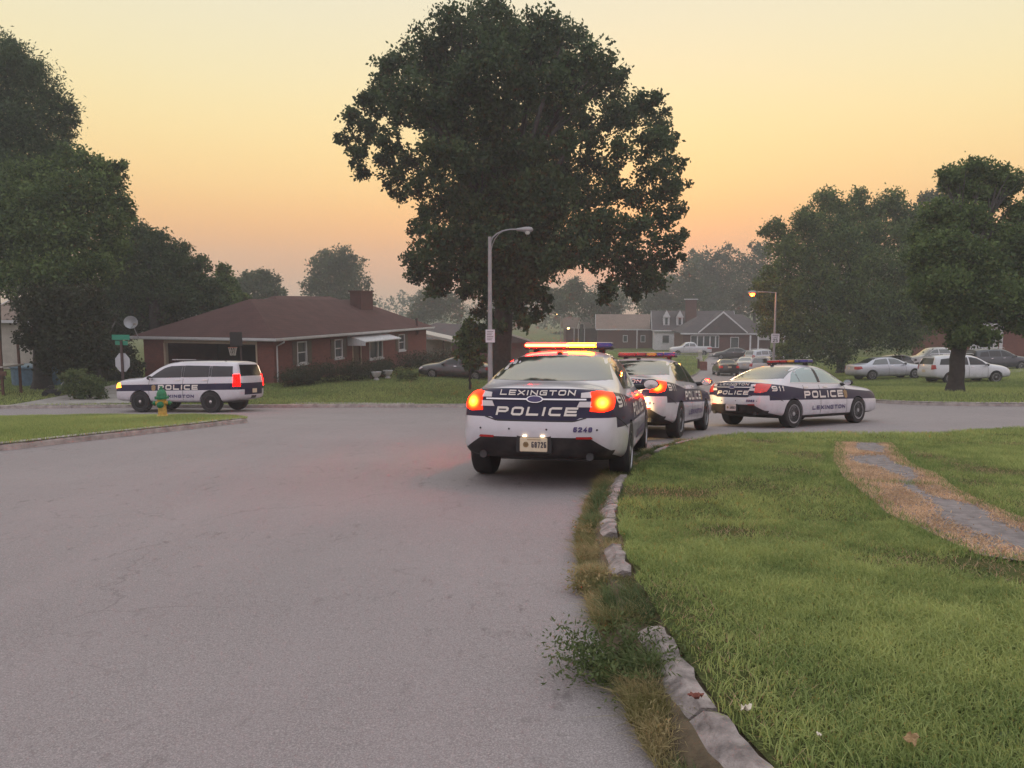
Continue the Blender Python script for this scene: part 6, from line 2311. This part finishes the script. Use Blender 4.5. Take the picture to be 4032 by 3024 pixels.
# nearest car: brake lights and light bar lit
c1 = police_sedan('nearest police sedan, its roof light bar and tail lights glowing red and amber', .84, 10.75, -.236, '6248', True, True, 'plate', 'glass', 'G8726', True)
c2 = police_sedan('middle police sedan half hidden by the nearest one, brake lights lit, light bar off', 2.90, 16.10, -.413, '6213', True, False, 'plate', 'glass', 'G8730', True)
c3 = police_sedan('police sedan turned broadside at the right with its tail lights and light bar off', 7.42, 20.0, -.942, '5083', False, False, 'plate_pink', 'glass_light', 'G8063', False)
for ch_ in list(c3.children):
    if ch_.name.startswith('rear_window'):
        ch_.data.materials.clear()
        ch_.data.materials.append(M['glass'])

# police SUV on the side street
c4, pj4 = vehicle('police_suv', 'police_suv', 'white and navy police SUV with lit red tail lights behind the hydrant', 'police car', -12.40, 29.45, 1.374, 'police_suv', None, 'glass_tint', 'steel', tail='lit_red',
                  tailpoly=[(-.12, .98), (-.12, 1.42), (.10, 1.42), (.14, .98)])
for sd, fl in (('R', False), ('L', True)):
    pj4.text('lettering', sd, 'POLICE', (-.14, .95), 1.66, .185, .048, M['letter_silver'], c4, 0, fl)
    pj4.text('lettering', sd, 'LEXINGTON', (-.10, .62), 1.42, .115, .03, M['letter_blue'], c4, .1, fl)
    pj4.patch('door_badge', sd, [(.80, .86), (.79, 1.0), (.88, 1.05), (.97, 1.0), (.96, .86), (.88, .80)], M['dead_leaf'], c4, .004, .05)
    pj4.line('door_gap', sd, [(-1.38, 1.26), (-1.34, 1.0), (-1.20, .88)], M['seam'], c4)
for k in ('fr', 'fl'):
    pj4.patch('turn_signal', k, [(-.15, .90), (-.15, 1.10), (.14, 1.12), (.22, .94)], M['lit_amber'], c4, .014, .05)
pj4.patch('bumper_step', 'rear', [(-.18, .52), (-.18, .62), (.18, .62), (.18, .52)], M['black_plastic'], c4, .006, .06)
lightbar(c4, 1.935, .25, .60, False, .14, True)
for sx_ in (-1, 1):
    MB().tube([(sx_ * .74, -2.0, 1.90), (sx_ * .74, -1.9, 1.945), (sx_ * .74, -.3, 1.955), (sx_ * .74, -.2, 1.91)], .015, 6).build('roof_rail', M['black_plastic'], c4)


def parked(kind, label, px, D, yaw, pm, cat='car', name='parked_car', group=None, **kw):
    p = at(px, 1450, D)
    return vehicle(kind, name, label, cat, p.x, D, yaw, pm, group, **kw)[0]


GP = 'civilian cars parked up the street and on the right'
parked('sedan', 'silver sedan on the right lawn side, left of the thick tree trunk', 3492, 50.5, -1.50, 'p_silver', 'car', group=GP, lift=.13)
parked('suv', 'white SUV with its middle hidden behind the thick tree trunk on the right', 3795, 45.5, -1.50, 'p_white', 'car', group=GP, glass='glass_tint', lift=.05)
parked('sedan', 'dark grey sedan parked behind the silver sedan on the right', 3540, 60, -1.35, 'p_dark', 'car', group=GP, glass='glass_tint')
parked('pickup', 'silver pickup partly hidden behind the white SUV and the thick trunk', 3690, 60, 1.45, 'p_silver2', 'pickup truck', 'pickup_truck', group=GP)
parked('suv', 'dark navy SUV with silver roof rails by the brick house on the far right', 3920, 58, -1.42, 'p_navy', 'car', group=GP, glass='glass_tint')
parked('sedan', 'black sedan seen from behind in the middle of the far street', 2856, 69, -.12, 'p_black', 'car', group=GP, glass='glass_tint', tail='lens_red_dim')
parked('suv', 'silver SUV parked on the slope behind the speed limit sign pole', 3012, 86, -1.15, 'p_silver', 'car', group=GP)
parked('sedan', 'dark sedan on the slope between the silver pickup and the silver SUV', 2882, 99, 1.35, 'p_black', 'car', group=GP, glass='glass_tint')
parked('pickup', 'pale silver pickup on the driveway in front of the gabled house', 2714, 106, 1.50, 'p_truck', 'pickup truck', 'pickup_truck', group=GP)
parked('sedan', 'small pale car beyond the black sedan, just left of the third police car roof', 2938, 76, -.35, 'p_silver2', 'car', group=GP)
parked('suv', 'white SUV on the far street, almost hidden behind the third police car light bar', 3010, 66, -.45, 'p_white', 'car', group=GP, tail='lens_red')
parked('sedan', 'dark car parked beside the neighbouring house, left of the huge tree', 1800, 50, 1.35, 'p_black', 'car', group=GP, glass='glass_tint')

# ------------------------------------------------------------------ haze
hzb = MB().box(-300, 300, -60, 360, -14, 24).build('haze', None)
hzb.data.materials.clear()
hm = bpy.data.materials.new('haze_air')
hm.use_nodes = True
hn = hm.node_tree
hn.nodes.clear()
ho = hn.nodes.new('ShaderNodeOutputMaterial')
pv = hn.nodes.new('ShaderNodeVolumePrincipled')
pv.inputs['Color'].default_value = (.80, .84, .86, 1)
pv.inputs['Density'].default_value = HAZE_DENSITY
pv.inputs['Anisotropy'].default_value = .2
hn.links.new(pv.outputs[0], ho.inputs['Volume'])
hzb.data.materials.append(hm)
tag(hzb, kind='stuff')
hzb['label'] = 'thin morning haze filling the valley air'
hzb['category'] = 'haze'
